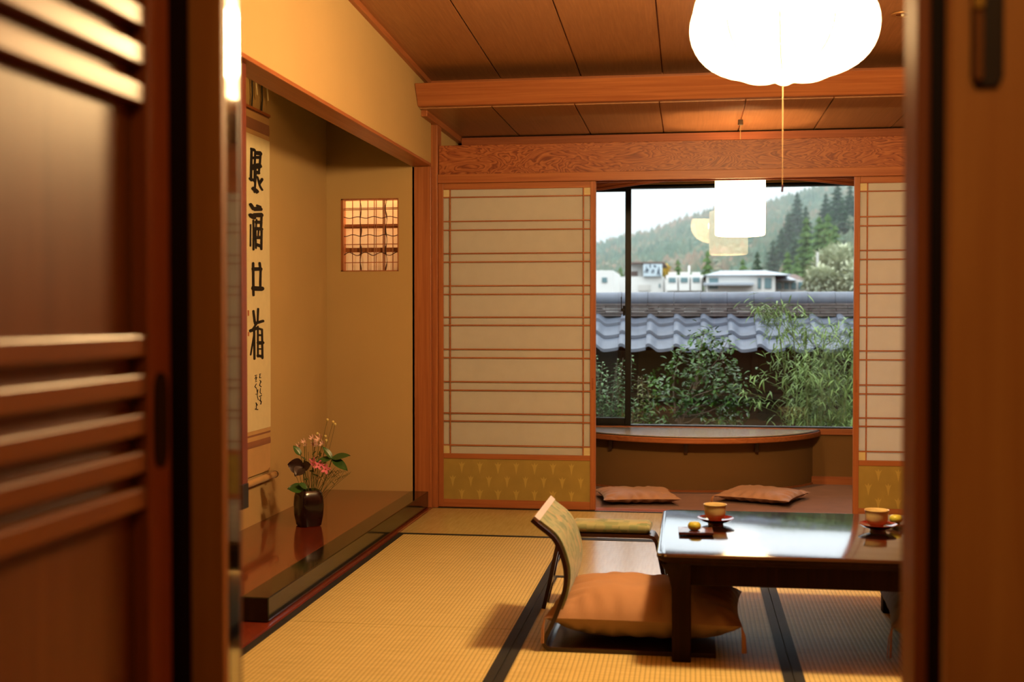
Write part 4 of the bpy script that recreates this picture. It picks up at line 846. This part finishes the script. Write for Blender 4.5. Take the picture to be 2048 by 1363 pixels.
hl = thing('hall_fill_lamp', 'dim unseen fill lamp added in the hall to light the door post', 'fill lamp', (0.35, 0.15, 2.45))  # unseen fill lamp, added to brighten the door post
MB().lathe([(0.0005, 0), (0.07, 0), (0.07, -0.015), (0.0005, -0.017)], (0.35, 0.15, 2.45), 24).build('mount', M['lacquer_black'], hl, True)
sl = bpy.data.lights.new('hall_fill_bulb', 'POINT'); sl.energy = 13; sl.color = (1, 0.60, 0.22); sl.shadow_soft_size = 0.05
so = bpy.data.objects.new('hall_fill_bulb', sl); COL.objects.link(so); so.parent = hl; so.location = (0, 0, -0.08)
# ================================================================== garden
b = MB(); b.box(-30, 40, 8.40, 14, -0.7, -0.55); b.box(-200, 260, 14, 125, -0.9, -0.7); struct(b, 'ground_garden', M['soil'])
# outer skin of the house around the window (roof over the veranda)
b = MB(); b.box(AX - 0.1, XR + 0.1, YF, 8.4, 2.92, 3.0); struct(b, 'ceiling_roof_deck', M['tile_dark'])
# tiled garden wall -----------------------------------------------------
g = thing('garden_wall', 'earthen garden wall with grey tiled roof behind the shrubs', 'garden wall', (0.3, 12.3, -0.6))
MB().box(-3.6, 4.2, 12.22, 12.50, -0.6, 0.98).build('wall_body', M['mud'], g)
b = MB(); b.box(-3.6, 4.2, 12.10, 12.6, 0.30, 0.36, 0.005); b.box(-3.6, 4.2, 12.19, 12.22, -0.6, 0.16, 0.003)
for k in range(10): b.box(-3.4 + k * 0.8, -3.34 + k * 0.8, 12.20, 12.225, -0.6, 0.9, 0.002)
b.build('wall_rail', M['mud'], g)
MB().box(-3.6, 4.2, 11.78, 12.9, 0.775, 0.79).build('eave_board', M['mud'], g)
PW = 0.265; PX0 = -0.435 - PW * 12
def tz(q):  # sangawara cross-section, q in 0..1
    if q < 0.10: return 0.78 + 0.22 * math.sin(q / 0.10 * PI / 2)
    if q < 0.48: return 0.5 + 0.5 * math.cos((q - 0.10) / 0.38 * PI)
    return 0.36 * ((q - 0.48) / 0.52) ** 1.8
rows = [(11.68, 11.99, 0.845, 0.985), (11.885, 12.18, 0.972, 1.10), (12.085, 12.38, 1.090, 1.20)]
k_ = 0
for (ya, yb, za, zb) in rows:
    b = MB()
    for i in range(30):
        x0 = PX0 + i * PW; N = 14; V = []; 
        for s_ in (0, 1):
            for j in range(N + 1):
                q = j / N; zz = 0.056 * tz(q)
                V.append((x0 + q * PW * 1.0, ya, za + zz - 0.035 - (0.030 if s_ else 0)))
        for s_ in (0, 1):
            for j in range(N + 1):
                q = j / N; zz = 0.056 * tz(q); V.append((x0 + q * PW * 1.0, yb, zb + zz - 0.035 - (0.020 if s_ else 0)))
        n = N + 1; F = []
        for j in range(N):
            F += [(j, j + 1, 2 * n + j + 1, 2 * n + j), (n + j + 1, n + j, 3 * n + j, 3 * n + j + 1), (j + 1, j, n + j, n + j + 1)]
        F += [(0, 2 * n, 3 * n, n), (N, n + N, 3 * n + N, 2 * n + N)]
        b.add(V, F)
    b.build('tile_course', M['tile'], g, True)
b = MB(); R = random.Random(4)   # flat ridge courses
for c in range(5):
    z0 = 1.126 + c * 0.0265; x = PX0 + (c % 2) * 0.11
    while x < 4.2:
        b.box(x, x + 0.262, 12.20 - 0.004 * (c % 2) + R.uniform(-.002, .002), 12.50, z0, z0 + 0.0225, 0.003); x += 0.265
b.build('ridge_course', M['tile_dark'], g)
b = MB(); x = PX0
while x < 4.2:
    b.tube([(x, 12.35, 1.298), (x + 0.22, 12.35, 1.298), (x + 0.262, 12.35, 1.298)], [0.074, 0.076, 0.079], 20); x += 0.265
b.build('ridge_cap', M['tile'], g, True)
# leaf helpers
def blade(b, p, d, L, w, curl=0.25, up_=Vector((0, 0, 1)), m=0, seg=2):
    d = Vector(d).normalized(); s_ = d.cross(up_)
    if s_.length < 1e-3: s_ = Vector((1, 0, 0))
    s_.normalize(); n_ = s_.cross(d)
    p = Vector(p); a = p + d * (L * 0.35) - n_ * (curl * L * 0.08); c = p + d * (L * 0.72) - n_ * (curl * L * 0.28); e = p + d * L - n_ * (curl * L * 0.6)
    f = n_ * (w * 0.18)
    b.add([p, a + s_ * w / 2 + f, a, a - s_ * w / 2 + f, c + s_ * w * 0.36 + f, c, c - s_ * w * 0.36 + f, e], [(0, 1, 2), (0, 2, 3), (1, 4, 5, 2), (2, 5, 6, 3), (4, 7, 5), (5, 7, 6)], m)
M['cam_leaf'] = leafm('camellia_leaf', srgb(60, 98, 28), 0.55, 0.28, 4, spec=0.5)
M['bam_leaf'] = leafm('bamboo_leaf', srgb(122, 150, 82), 0.4, 0.45, 3, spec=0.3)
M['shr_leaf'] = leafm('shrub_leaf', srgb(80, 120, 60), 0.35, 0.4, 4, spec=0.35)
M['shr2_leaf'] = leafm('olive_shrub_leaf', srgb(98, 108, 36), 0.3, 0.4, 4, spec=0.5)
M['culm'] = plain('bamboo_culm', srgb(110, 124, 66), 0.4)
# camellia --------------------------------------------------------------
def camellia():
    R = random.Random(21); c0 = (0.02, 10.8, -0.55)
    t = thing('camellia_bush', 'glossy-leaved bush with bare lower branches in front of the tiled wall', 'bush', c0)
    br = MB(); lf = MB(); P0 = Vector((0.0, 10.8, -0.56))
    br.tube([P0, P0 + Vector((0.0, 0, 0.45)), Vector((-0.12, 10.78, 0.22))], [0.022, 0.018, 0.014], 7)
    # limbs aimed at points of the crown
    tips = [(-0.36, .60), (-0.30, .42), (-0.40, .30), (-0.20, .72), (-0.22, .52), (-0.10, .84), (-0.02, .64), (0.02, .95), (0.08, .78), (0.10, 1.02), (0.16, .90), (0.22, .98), (0.30, .90), (0.28, .74), (0.34, .66), (0.42, .62), (0.26, .52), (0.18, .44), (0.36, .42), (0.43, .34), (0.30, .28), (0.12, .60), (-0.05, .44), (-0.30, .20), (0.40, .22), (0.2, 0.16), (0.05, .30), (-0.14, .34), (0.36, .52), (0.13,.70)]
    for (x, z) in tips:
        st0 = Vector((-0.12 + R.uniform(-.02, .06), 10.78, 0.20 + R.uniform(-.1, .12))); tp = Vector((x + 0.02, 10.8 + R.uniform(-.28, .25), z))
        mid = st0.lerp(tp, 0.5) + Vector((R.uniform(-.06, .06), R.uniform(-.05, .05), R.uniform(-.07, .02)))
        if R.random() < .6: br.tube([st0, st0.lerp(mid, .5) + Vector((0, 0, R.uniform(-.02, .02))), mid, mid.lerp(tp, .5) + Vector((R.uniform(-.02, .02), 0, 0)), tp], [0.008, 0.006, 0.005, 0.004, 0.0025], 5)
        for k in range(40):
            s_ = R.uniform(0.55, 1.06); p = mid.lerp(tp, s_) + Vector((R.gauss(0, .045), R.gauss(0, .05), R.gauss(0, .038)))
            d = Vector((R.uniform(-1, 1), R.uniform(-1, .6), R.uniform(-.5, .6))); blade(lf, p, d, R.uniform(.045, .075), R.uniform(.024, .036), R.uniform(0, .5), Vector((R.uniform(-.4, .4), R.uniform(-.6, .2), 1)))
    br.build('branches', M['twig'], t); lf.build('foliage', M['cam_leaf'], t)
camellia()
def bamboo():
    R = random.Random(33); t = thing('bamboo_clump', 'feathery bamboo clump spilling over the tiled wall at the right', 'bamboo', (1.05, 10.6, -0.55))
    cu = MB(); lf = MB()
    culms = [(0.66, -0.10, 1.18), (0.82, .0, 1.20), (0.98, .02, 1.05), (1.12, .05, 1.02), (1.26, .02, .98), (1.42, 0, .95), (1.56, 0, .9), (0.92, 0, .72), (1.06, 0, .68), (1.2, 0, .65), (1.36, 0, .6), (1.5, 0, .6), (0.92, 0, .35), (1.1, 0, .40), (1.3, 0, .3)]
    for (x, lean, h) in culms:
        y0 = 10.55 + R.uniform(-.25, .3); bx_ = 1.05 + (x - 1.05) * 0.45
        pts = [Vector((bx_ + (x - bx_) * (k / 8) ** 1.4, y0 - 0.10 * (k / 8) ** 2, -0.56 + (h + 0.56) * math.sin(k / 8 * PI / 2) ** 0.9)) for k in range(9)]
        cu.tube(pts, [0.009 - 0.0008 * k for k in range(9)], 6)
        nl = 200
        for k in range(nl):
            s_ = R.uniform(0.30, 1.0); i = min(7, int(s_ * 8)); p = pts[i].lerp(pts[i + 1], s_ * 8 - i)
            sp = 0.07 + 0.03 * (1 - s_); o = Vector((R.gauss(0, sp), R.gauss(0, sp), R.gauss(0, .06)))
            if p.z + o.z < -0.2: continue
            d = Vector((R.uniform(-1, 1), R.uniform(-1, .5), R.uniform(-.75, .35))); blade(lf, p + o, d, R.uniform(.07, .13), R.uniform(.011, .018), R.uniform(.1, .8))
    for (x, z, n) in ((0.52, 1.20, 40), (0.62, 1.17, 60), (0.50, 0.40, 30), (0.42, 0.50, 16), (0.55, 0.62, 18), (0.44, 0.08, 50), (0.55, 0.08, 60), (0.70, .10, 90), (1.25, 1.02, 50), (1.36, .88, 60), (1.15, .8, 90)):
        st0 = Vector((0.95, 10.5, z - 0.35)); tp = Vector((x, 10.45, z)); cu.tube([st0, st0.lerp(tp, .5) + Vector((0, 0, .08)), tp], [.003, .002, .0012], 4)
        for k in range(n):
            p = tp + Vector((R.gauss(0.03, .05), R.gauss(0, .05), R.gauss(0, .035))); blade(lf, p, Vector((R.uniform(-1, 1), R.uniform(-1, .5), R.uniform(-.7, .35))), R.uniform(.06, .11), R.uniform(.009, .014), R.uniform(.1, .8))
    cu.build('culms', M['culm'], t); lf.build('foliage', M['bam_leaf'], t)
bamboo()
def leafy(name, label, cx, cy, half, zt, n, mt, L, w, seed, cat='shrub'):
    R = random.Random(seed); t = thing(name, label, cat, (cx, cy, -0.55)); st = MB(); lf = MB()
    for k in range(n):
        x = cx + R.uniform(-half, half) * 0.95; h = zt * R.uniform(0.35, 1.0) if abs(x - cx) < half * 0.8 else zt * R.uniform(.2, .6)
        base = Vector((cx + (x - cx) * 0.5, cy + R.uniform(-.2, .2), -0.56)); tip = Vector((x, cy + R.uniform(-.25, .2), h))
        st.tube([base, base.lerp(tip, .6) + Vector((R.uniform(-.04, .04), 0, 0)), tip], [.006, .004, .002], 5)
        for j in range(46):
            s_ = 0.35 + 0.65 * j / 46; p = base.lerp(tip, s_); a = j * 2.4; blade(lf, p, Vector((math.cos(a), math.sin(a), R.uniform(-.1, .6))), L * R.uniform(.7, 1.1) * (1.15 - 0.4 * s_), w, R.uniform(.2, .9))
    st.build('stems', M['twig'], t); lf.build('foliage', mt, t)
leafy('leafy_shrub', 'long-leaved green shrub at the left edge of the window view', -0.72, 10.3, 0.27, 0.80, 44, M['shr_leaf'], 0.085, 0.022, 51)
leafy('leafy_shrub', 'tall single shoot with stacked leaves beside the left screen', -0.815, 10.15, 0.05, 1.02, 5, M['shr_leaf'], 0.085, 0.024, 52)
leafy('leafy_shrub', 'yellow-green shrub just right of the black window stile', -0.42, 10.9, 0.12, 0.62, 9, M['shr2_leaf'], 0.09, 0.026, 53)
leafy('leafy_shrub', 'low green shrub beneath the bamboo at the bottom of the view', 0.62, 10.0, 0.16, 0.20, 9, M['shr_leaf'], 0.10, 0.016, 54)
# ================================================================== far view: houses, cedars, wooded hill
M['white'] = plain('white_render', srgb(244, 244, 240), 0.8, 0.2, var=0.02, scale=1)
M['white2'] = plain('grey_white_render', srgb(222, 220, 214), 0.8, 0.2, var=0.05, scale=1)
M['slate'] = plain('pale_blue_roof', srgb(176, 186, 196), 0.5, 0.4, var=0.06, scale=1)
M['rust'] = plain('weathered_brown_cladding', srgb(120, 104, 98), 0.8, 0.2, var=0.15, scale=1)
M['winglass'] = plain('dull_green_window', srgb(110, 142, 148), 0.2, 0.5, var=0.08, scale=1)
M['signw'] = plain('sign_board_white', srgb(206, 222, 230), 0.6, 0.2, var=0.02, scale=1)
M['signi'] = plain('sign_blue_lettering', srgb(44, 74, 100), 0.6, 0.2, var=0.05, scale=1)
D = 70.0
def X_(px, d=D): return (px - 1382) * d / 2400 * 1.0
def Z_(py, d=D): return 1.125 + (632 - py) * d / 2400
def house(name, label, x0, x1, z1, y, dep, wm, parts, cat='building'):
    t = thing(name, label, cat, ((x0 + x1) / 2, y, -0.7), None); MB().box(x0, x1, y, y + dep, -0.7, z1, 0.02).build('walls', wm, t); parts(t); return t
def win(t, x0, x1, z0, z1, y, nm='window', mt=None):
    MB().box(x0, x1, y - 0.06, y, z0, z1, 0.01).build(nm, mt or M['winglass'], t)
def p1(t):
    MB().box(X_(1255), X_(1331), D - 0.35, D + 6.2, Z_(527.5), Z_(524), 0.02).build('roof_edge', M['rust'], t)
    MB().box(X_(1262), X_(1284), D + 0.4, D + 5, Z_(553), Z_(527), 0.02).build('upper_storey', M['white2'], t)
    MB().box(X_(1250), X_(1276), D + 0.34, D + 0.5, Z_(551), Z_(542), 0.01).build('dark_opening', M['rust'], t)
    s_ = MB().box(X_(1288), X_(1325), D - 0.3, D + 0.1, Z_(553), Z_(527.8), 0.02).build('sign_board', M['signw'], t)
    b = MB(); SG = [([(555, 340), (560, 400), (520, 460)], 14), ([(530, 445), (562, 405), (600, 425)], 15), ([(590, 385), (572, 470)], 12), ([(690, 400), (665, 440), (672, 475)], 13), ([(690, 400), (712, 425), (700, 470)], 13), ([(810, 350), (802, 430), (768, 505)], 14), ([(800, 440), (830, 525)], 18), ([(778, 425), (832, 412)], 13), ([(790, 470), (826, 468)], 12), ([(630, 305), (636, 365)], 15), ([(622, 330), (640, 328)], 9), ([(710, 332), (748, 345)], 20), ([(727, 312), (724, 362)], 9)]
    for pts, w_ in SG:
        st = [[(X_(1240 + x * .0977), Z_(500 + y_ * .0977), w_ * .0977 / 2 * D / 2400, w_ * .0977 / 2 * D / 2400) for x, y_ in pts]]
        ink(st, lambda q: b.prism(q, 'y', D - 0.34, D - 0.30))
    b.build('sign_lettering', M['signi'], s_)
    win(t, X_(1279), X_(1302), Z_(581), Z_(569), D, 'garage_opening', M['white2']); win(t, X_(1319), X_(1321.5), Z_(575), Z_(567), D)
house('sign_building', 'white building with a rooftop signboard in dark lettering', X_(1215), X_(1328), Z_(553), D, 6, M['white'], p1)
def p2(t):
    for k in range(3):
        cx = 1346.5 + 22.5 * k
        b = MB(); pts = [(X_(cx - 10), Z_(583)), (X_(cx + 10), Z_(583)), (X_(cx + 10), Z_(556)), (X_(cx + 6), Z_(551.5)), (X_(cx), Z_(549.5)), (X_(cx - 6), Z_(551.5)), (X_(cx - 10), Z_(556))]
        b.prism(pts, 'y', D - 3.0, D - 2.2); b.build('arched_bay', M['white'], t)
        win(t, X_(cx - 6.5), X_(cx + 6.5), Z_(567.5), Z_(558.5), D - 3.0)
        MB().box(X_(cx - 8), X_(cx + 8), D - 2, D - 1, Z_(551), Z_(547), 0.02).build('roof_unit', M['white2'], t)
    MB().tube([(X_(1378), D - 1, Z_(552)), (X_(1378), D - 1, Z_(533))], 0.05, 8).build('aerial_pole', M['white'], t)
house('row_building', 'white building with three arched bays and dark square windows', X_(1334), X_(1405), Z_(553), D - 2.2, 5, M['white'], p2)
def gable(t, x0, x1, xr0, xr1, ze, zr, y0, y1, mt):
    b = MB(); V = [(x0, y0, ze), (x1, y0, ze), (x1, y1, ze), (x0, y1, ze), (xr0, (y0 + y1) / 2, zr), (xr1, (y0 + y1) / 2, zr)]
    b.add(V, [(0, 1, 5, 4), (2, 3, 4, 5), (1, 2, 5), (3, 0, 4), (3, 2, 1, 0)]); b.build('roof', mt, t)
def p3(t):
    gable(t, X_(1404), X_(1560), X_(1440), X_(1527), Z_(558), Z_(541), D - 6.3, D + 8, M['slate'])
    MB().box(X_(1404), X_(1492), D - 7.0, D - 6, Z_(577), Z_(572), 0.02).build('lean_to_roof', M['slate'], t)
    for a, c in ((1414, 1430), (1500, 1506), (1512, 1524)): win(t, X_(a), X_(c), Z_(582), Z_(563), D - 6)
house('wide_house', 'wide white house with a low pale hipped roof in mid distance', X_(1410), X_(1531), Z_(558), D - 6, 12, M['white'], p3)
def p4(t):
    gable(t, X_(1528), X_(1572), X_(1538), X_(1562), Z_(566), Z_(553), D - 5, D + 3, M['slate']); gable(t, X_(1565), X_(1610), X_(1572), X_(1590), Z_(563), Z_(546), D - 1, D + 7, M['rust'])
    for k in range(4): win(t, X_(1538 + 13 * k), X_(1547 + 13 * k), Z_(582), Z_(569), D - 4)
house('small_house', 'small house with grey and reddish gabled roofs beside the pale tree', X_(1533), X_(1600), Z_(565), D - 4, 7, M['white2'], p4)
def p5(t):
    win(t, X_(1226), X_(1235), Z_(572), Z_(563), D - 8)
house('white_block_house', 'plain white block house left of the black window stile', X_(1200), X_(1246), Z_(551), D - 8, 6, M['white'], p5)
def p6(t): pass
house('low_shed', 'low grey-white shed at the far left of the view', X_(1150), X_(1197), Z_(556), D - 4, 5, M['white2'], p5 if False else (lambda t: gable(t, X_(1158), X_(1206), X_(1170), X_(1190), Z_(556), Z_(549), D - 5, D + 2, M['slate'])))
MB_p = MB(); MB_p.tube([(X_(1625, 60), 60, -0.7), (X_(1625, 60), 60, Z_(507, 60))], 0.055, 10); tag(MB_p.build('utility_pole', M['white2'], None, True, origin=(X_(1625, 60), 60, -0.7)), 'pale utility pole in front of the grey-green tree', 'pole')
# terrain ---------------------------------------------------------------
ridge = [(200, 600), (700, 560), (980, 520), (1182, 482), (1250, 460), (1300, 451), (1350, 430), (1380, 420), (1430, 404), (1480, 397), (1540, 389), (1580, 378), (1640, 362), (1700, 345), (1850, 310), (2200, 280), (2800, 330), (3600, 480)]
def rid(px):
    for (a, ya), (c, yc_) in zip(ridge, ridge[1:]):
        if px <= c: return ya + (yc_ - ya) * max(0.0, (px - a)) / (c - a)
    return ridge[-1][1]
def terr(x, y):
    if y <= 110: return -0.75
    px = 1382 + x * 2400 / y; zr = (632 - rid(px) - 20) / 2400 * 430; s_ = min(1.0, (y - 110) / 320)
    # nearer shoulder at the right
    sh = max(0.0, min(1.0, (px - 1535) / 150)); z2 = sh * 8.0 * max(0.0, 1 - abs(y - 185) / 70.0) ** 0.8 if px < 2600 else 0
    return -0.75 + (zr + 0.75) * s_ ** 1.15 * (1.0) + z2 * 0.9 + 1.2 * noise.noise(Vector((x * .02, y * .02, 0))) * s_
M['hill'] = leafm('autumn_hillside', srgb(104, 112, 92), 0.3, 0.9, 0.03, spec=0.1)
b = MB()
def hf_(u, v):
    y = 105 + 345 * u; px = 100 + 3400 * v; x = (px - 1382) * y / 2400; return (x, y, terr(x, y))
b.grid(hf_, 40, 110); b.poly([(-260, 450, -20), (900, 450, -20), (900, 450, 30), (-260, 450, 5)])
o = b.build('hillside_ground', M['hill'], None, True, 'structure')
def forestm(name, stops, sc_):
    m, nt, bs = new_mat(name); v = coords(nt, (1, 1, 1)); f = noise_n(nt, v, sc_, 4, 0, 0.65); nt.links.new(ramp(nt, f, stops), bs.inputs['Base Color'])
    bs.inputs['Roughness'].default_value = 0.9; bs.inputs['Specular IOR Level'].default_value = 0.1; return m
M['forest'] = forestm('mixed_autumn_forest', [(0.30, srgb(62, 88, 74)), (0.46, srgb(92, 118, 98)), (0.56, srgb(112, 118, 96)), (0.64, srgb(150, 128, 108)), (0.74, srgb(120, 124, 110))], 0.05)
M['cedar_tree'] = forestm('cedar_tree_foliage', [(0.3, srgb(38, 60, 46)), (0.7, srgb(72, 98, 70))], 0.4)
M['light_tree'] = forestm('bright_conifer_foliage', [(0.3, srgb(78, 112, 66)), (0.7, srgb(118, 144, 86))], 0.4)
M['pale_tree'] = forestm('pale_grey_green_foliage', [(0.3, srgb(176, 186, 156)), (0.7, srgb(216, 220, 190))], 0.8)
M['ginkgo'] = forestm('yellow_ginkgo_foliage', [(0.3, srgb(222, 184, 84)), (0.7, srgb(244, 214, 120))], 0.8)
M['trunk'] = plain('far_trunk', srgb(96, 84, 74), 0.9)
# forest canopy (uncountable)
R = random.Random(77); b = MB()
ico = bmesh.new(); bmesh.ops.create_icosphere(ico, subdivisions=1, radius=1.0); IV = [v.co.copy() for v in ico.verts]; IF = [tuple(v.index for v in f.verts) for f in ico.faces]; ico.free()
for k in range(12000):
    y = 125 + 305 * R.random() ** 0.8; px = R.uniform(1080, 1900) if R.random() < .9 else R.uniform(300, 3200); x = (px - 1382) * y / 2400; z = terr(x, y)
    s_ = R.uniform(0.75, 1.5) * (0.6 + y / 700); con = R.random() < 0.45; rot = R.uniform(0, 6)
    vs_ = []
    for p in IV:
        q = Vector((p.x * math.cos(rot) - p.y * math.sin(rot), p.x * math.sin(rot) + p.y * math.cos(rot), p.z)) * (1 + R.uniform(-.22, .22))
        if con: h = (q.z + 1) / 2; vs_.append((x + q.x * s_ * 0.9 * (1.15 - h), y + q.y * s_ * 0.9 * (1.15 - h), z + h * s_ * 2.6 - 0.4))
        else: vs_.append((x + q.x * s_, y + q.y * s_, z + q.z * s_ * 0.9 + s_ * 0.6))
    b.add(vs_, IF)
tag(b.build('hillside_forest', M['forest'], None, False), 'hazy autumn forest covering the hill behind the houses', 'forest', kind='stuff')
# single conifers --------------------------------------------------------
def conifer_mesh(seed, tiers=13, wide=0.2, full=1.0):
    R = random.Random(seed); b = MB()
    for i in range(tiers):
        f = i / tiers; z0 = 0.04 + f * 0.93; rr_ = wide * (1 - f) ** 0.8 * full * R.uniform(.85, 1.1) + 0.012; n = 17; hh = 0.13 * (1 - 0.5 * f); V = [(0, 0, z0 + hh)]
        ph = R.uniform(0, 6)
        for k in range(n):
            a = 2 * PI * k / n + ph; r_ = rr_ * (R.uniform(.78, 1.15) if k % 2 == 0 else R.uniform(.45, .7)); V.append((r_ * math.cos(a), r_ * math.sin(a), z0 + R.uniform(-.012, .012) - 0.3 * (rr_ - r_) * 0))
        b.add(V, [(0, 1 + k, 1 + (k + 1) % n) for k in range(n)] + [tuple(range(1, n + 1))[::-1]])
        for k in range(14):   # tufts
            a = R.uniform(0, 6.28); r_ = rr_ * R.uniform(.5, 1.05); blade(b, (r_ * .6 * math.cos(a), r_ * .6 * math.sin(a), z0 + R.uniform(0, .05)), (math.cos(a), math.sin(a), R.uniform(-.3, .5)), rr_ * R.uniform(.35, .6), rr_ * .22, .3)
    return b
def conifer(proto_seed, mt, wide, label_, x, y, z0, h, mesh_cache={}):
    key = (proto_seed, mt.name)
    t = thing('conifer_tree', label_, 'tree', (x, y, z0), 'conifers standing out on the hill')
    if key not in mesh_cache:
        f = conifer_mesh(proto_seed, wide=wide); f = f.build('foliage', mt, None); f.name = 'foliage'; mesh_cache[key] = f.data; f.parent = t; fo = f
        tr = MB().tube([(0, 0, -0.05), (0, 0, 0.9)], [0.02, 0.004], 6).build('trunk', M['trunk'], None); mesh_cache['t'] = tr.data; tr.parent = t
    else:
        fo = bpy.data.objects.new('foliage', mesh_cache[key]); COL.objects.link(fo); fo.parent = t
        tr = bpy.data.objects.new('trunk', mesh_cache['t']); COL.objects.link(tr); tr.parent = t
    t.scale = (h, h, h); t.rotation_euler = (0, 0, x * 3.1 % 6.28); return t
L_ = [(1640, 388, 190, 1, .13, 'tall dark cedar at the right, second from the window edge'), (1662, 366, 185, 2, .15, 'tallest dark cedar against the sky at the right'), (1686, 372, 180, 3, .15, 'dark cedar beside the tallest one'), (1706, 366, 182, 1, .15, 'dark cedar touching the right screen stile'),
 (1672, 400, 168, 2, .15, 'dark cedar below the two tallest ones'), (1652, 420, 170, 3, .14, 'dark cedar in the second row below the skyline'), (1700, 418, 165, 2, .15, 'dark cedar low at the right edge of the window'),
 (1586, 386, 210, 2, .11, 'slim cedar rising alone against the brown slope'), (1570, 425, 190, 3, .15, 'dark cedar left of the slim lone cedar'), (1602, 412, 180, 1, .15, 'dark cedar right of the slim lone cedar'), (1556, 455, 175, 2, .16, 'dark green cedar beside the cylinder lamp'), (1580, 462, 165, 1, .16, 'dark cedar low in the middle of the slope'), (1540, 478, 170, 3, .16, 'cedar just below the lamp\'s right edge')]
for i, (px, py, y, sd, wd, lab) in enumerate(L_):
    x = (px - 1382) * y / 2400; zt = Z_(py, y); z0 = min(terr(x, y), zt - 9) ; conifer(sd, M['cedar_tree'], wd * 1.9, lab, x, y, z0 - 0.5, zt - z0 + 0.5)
for i, (px, py, y, sd, wd, lab) in enumerate([(1604, 432, 130, 4, .13, 'light green pointed conifer in the centre right of the view'), (1628, 430, 128, 5, .16, 'light green conifer right of the pointed one'), (1644, 425, 126, 6, .14, 'light green conifer nearest the pale tree'), (1658, 448, 124, 5, .16, 'lower light green conifer above the pale tree'),
  (1586, 508, 118, 4, .15, 'short light conifer behind the small house'), (1568, 500, 120, 5, .16, 'short conifer above the small house roof'), (1612, 490, 119, 6, .15, 'green conifer behind the utility pole')]):
    x = (px - 1382) * y / 2400; zt = Z_(py, y); z0 = min(terr(x, y), zt - 4); conifer(sd, M['light_tree'], wd * 1.7, lab, x, y, z0, zt - z0)
for i, (px, py, y, sd, wd, lab) in enumerate([(1414, 494, 100, 7, .2, 'broad cone-shaped conifer behind the wide white house'), (1331, 518, 105, 8, .2, 'small conifer right of the signboard'), (1356, 513, 108, 8, .25, 'small bushy conifer above the arched bays'), (1482, 512, 104, 7, .2, 'small conifer behind the roof ridge'), (1510, 498, 110, 8, .18, 'conifer behind the right end of the wide roof'), (1243, 528, 104, 7, .25, 'small conifer showing left of the black stile')]):
    x = (px - 1382) * y / 2400; zt = Z_(py, y); conifer(sd, M['light_tree'] if i != 4 else M['cedar_tree'], wd, lab, x, y, -0.75, zt + 0.75)
def puff_tree(name, label, px, ptop, y, rad, mt, seed, n=900, flat=1.0, cat='tree', lw=.3):
    R = random.Random(seed); x = (px - 1382) * y / 2400; zt = Z_(ptop, y); t = thing(name, label, cat, (x, y, -0.75)); b = MB(); hc_ = zt - rad * flat
    MB().tube([(x, y, -0.8), (x, y, hc_)], [0.25, 0.12], 8).build('trunk', M['trunk'], t)
    for k in range(n):
        d = Vector((R.gauss(0, 1), R.gauss(0, 1), R.gauss(0, 1))).normalized() * R.random() ** 0.4; p = Vector((x + d.x * rad, y + d.y * rad, hc_ + d.z * rad * flat)); blade(b, p, d + Vector((R.uniform(-.6, .6), R.uniform(-.6, .6), R.uniform(-.4, .6))), lw * 1.8 * R.uniform(.6, 1.2), lw * R.uniform(.6, 1), .4)
    b.build('foliage', mt, t); return t
puff_tree('ginkgo_tree', 'bright yellow tree beside the signboard', 1333, 531, 78, 0.19, M['ginkgo'], 3, 420, 3.2, lw=.14)
puff_tree('willow_tree', 'large pale grey-green tree at the right edge of the view', 1668, 496, 62, 1.5, M['pale_tree'], 5, 2200, 0.9, lw=.2)
puff_tree('willow_tree', 'smaller pale grey-green tree left of the large pale one', 1632, 536, 58, 0.8, M['pale_tree'], 6, 800, 0.9, lw=.18)
puff_tree('willow_tree', 'pale tree top against the right screen stile', 1712, 520, 57, 1.0, M['pale_tree'], 9, 800, 1.1, lw=.18)
# autumn haze hanging in the valley
hz = bpy.data.materials.new('valley_haze'); hz.use_nodes = True; nt = hz.node_tree; nt.nodes.clear()
out = nt.nodes.new('ShaderNodeOutputMaterial'); vsn = nt.nodes.new('ShaderNodeVolumeScatter'); vsn.inputs['Density'].default_value = 0.0011; vsn.inputs['Color'].default_value = (0.86, 0.94, 1.0, 1); vsn.inputs['Anisotropy'].default_value = 0.0
nt.links.new(vsn.outputs[0], out.inputs['Volume'])
o = MB().box(-300, 700, 84, 448, -0.6, 48).build('valley_haze', hz); tag(o, 'thin bluish haze between the houses and the wooded hill', 'haze', kind='stuff')
sc.cycles.volume_bounces = 1
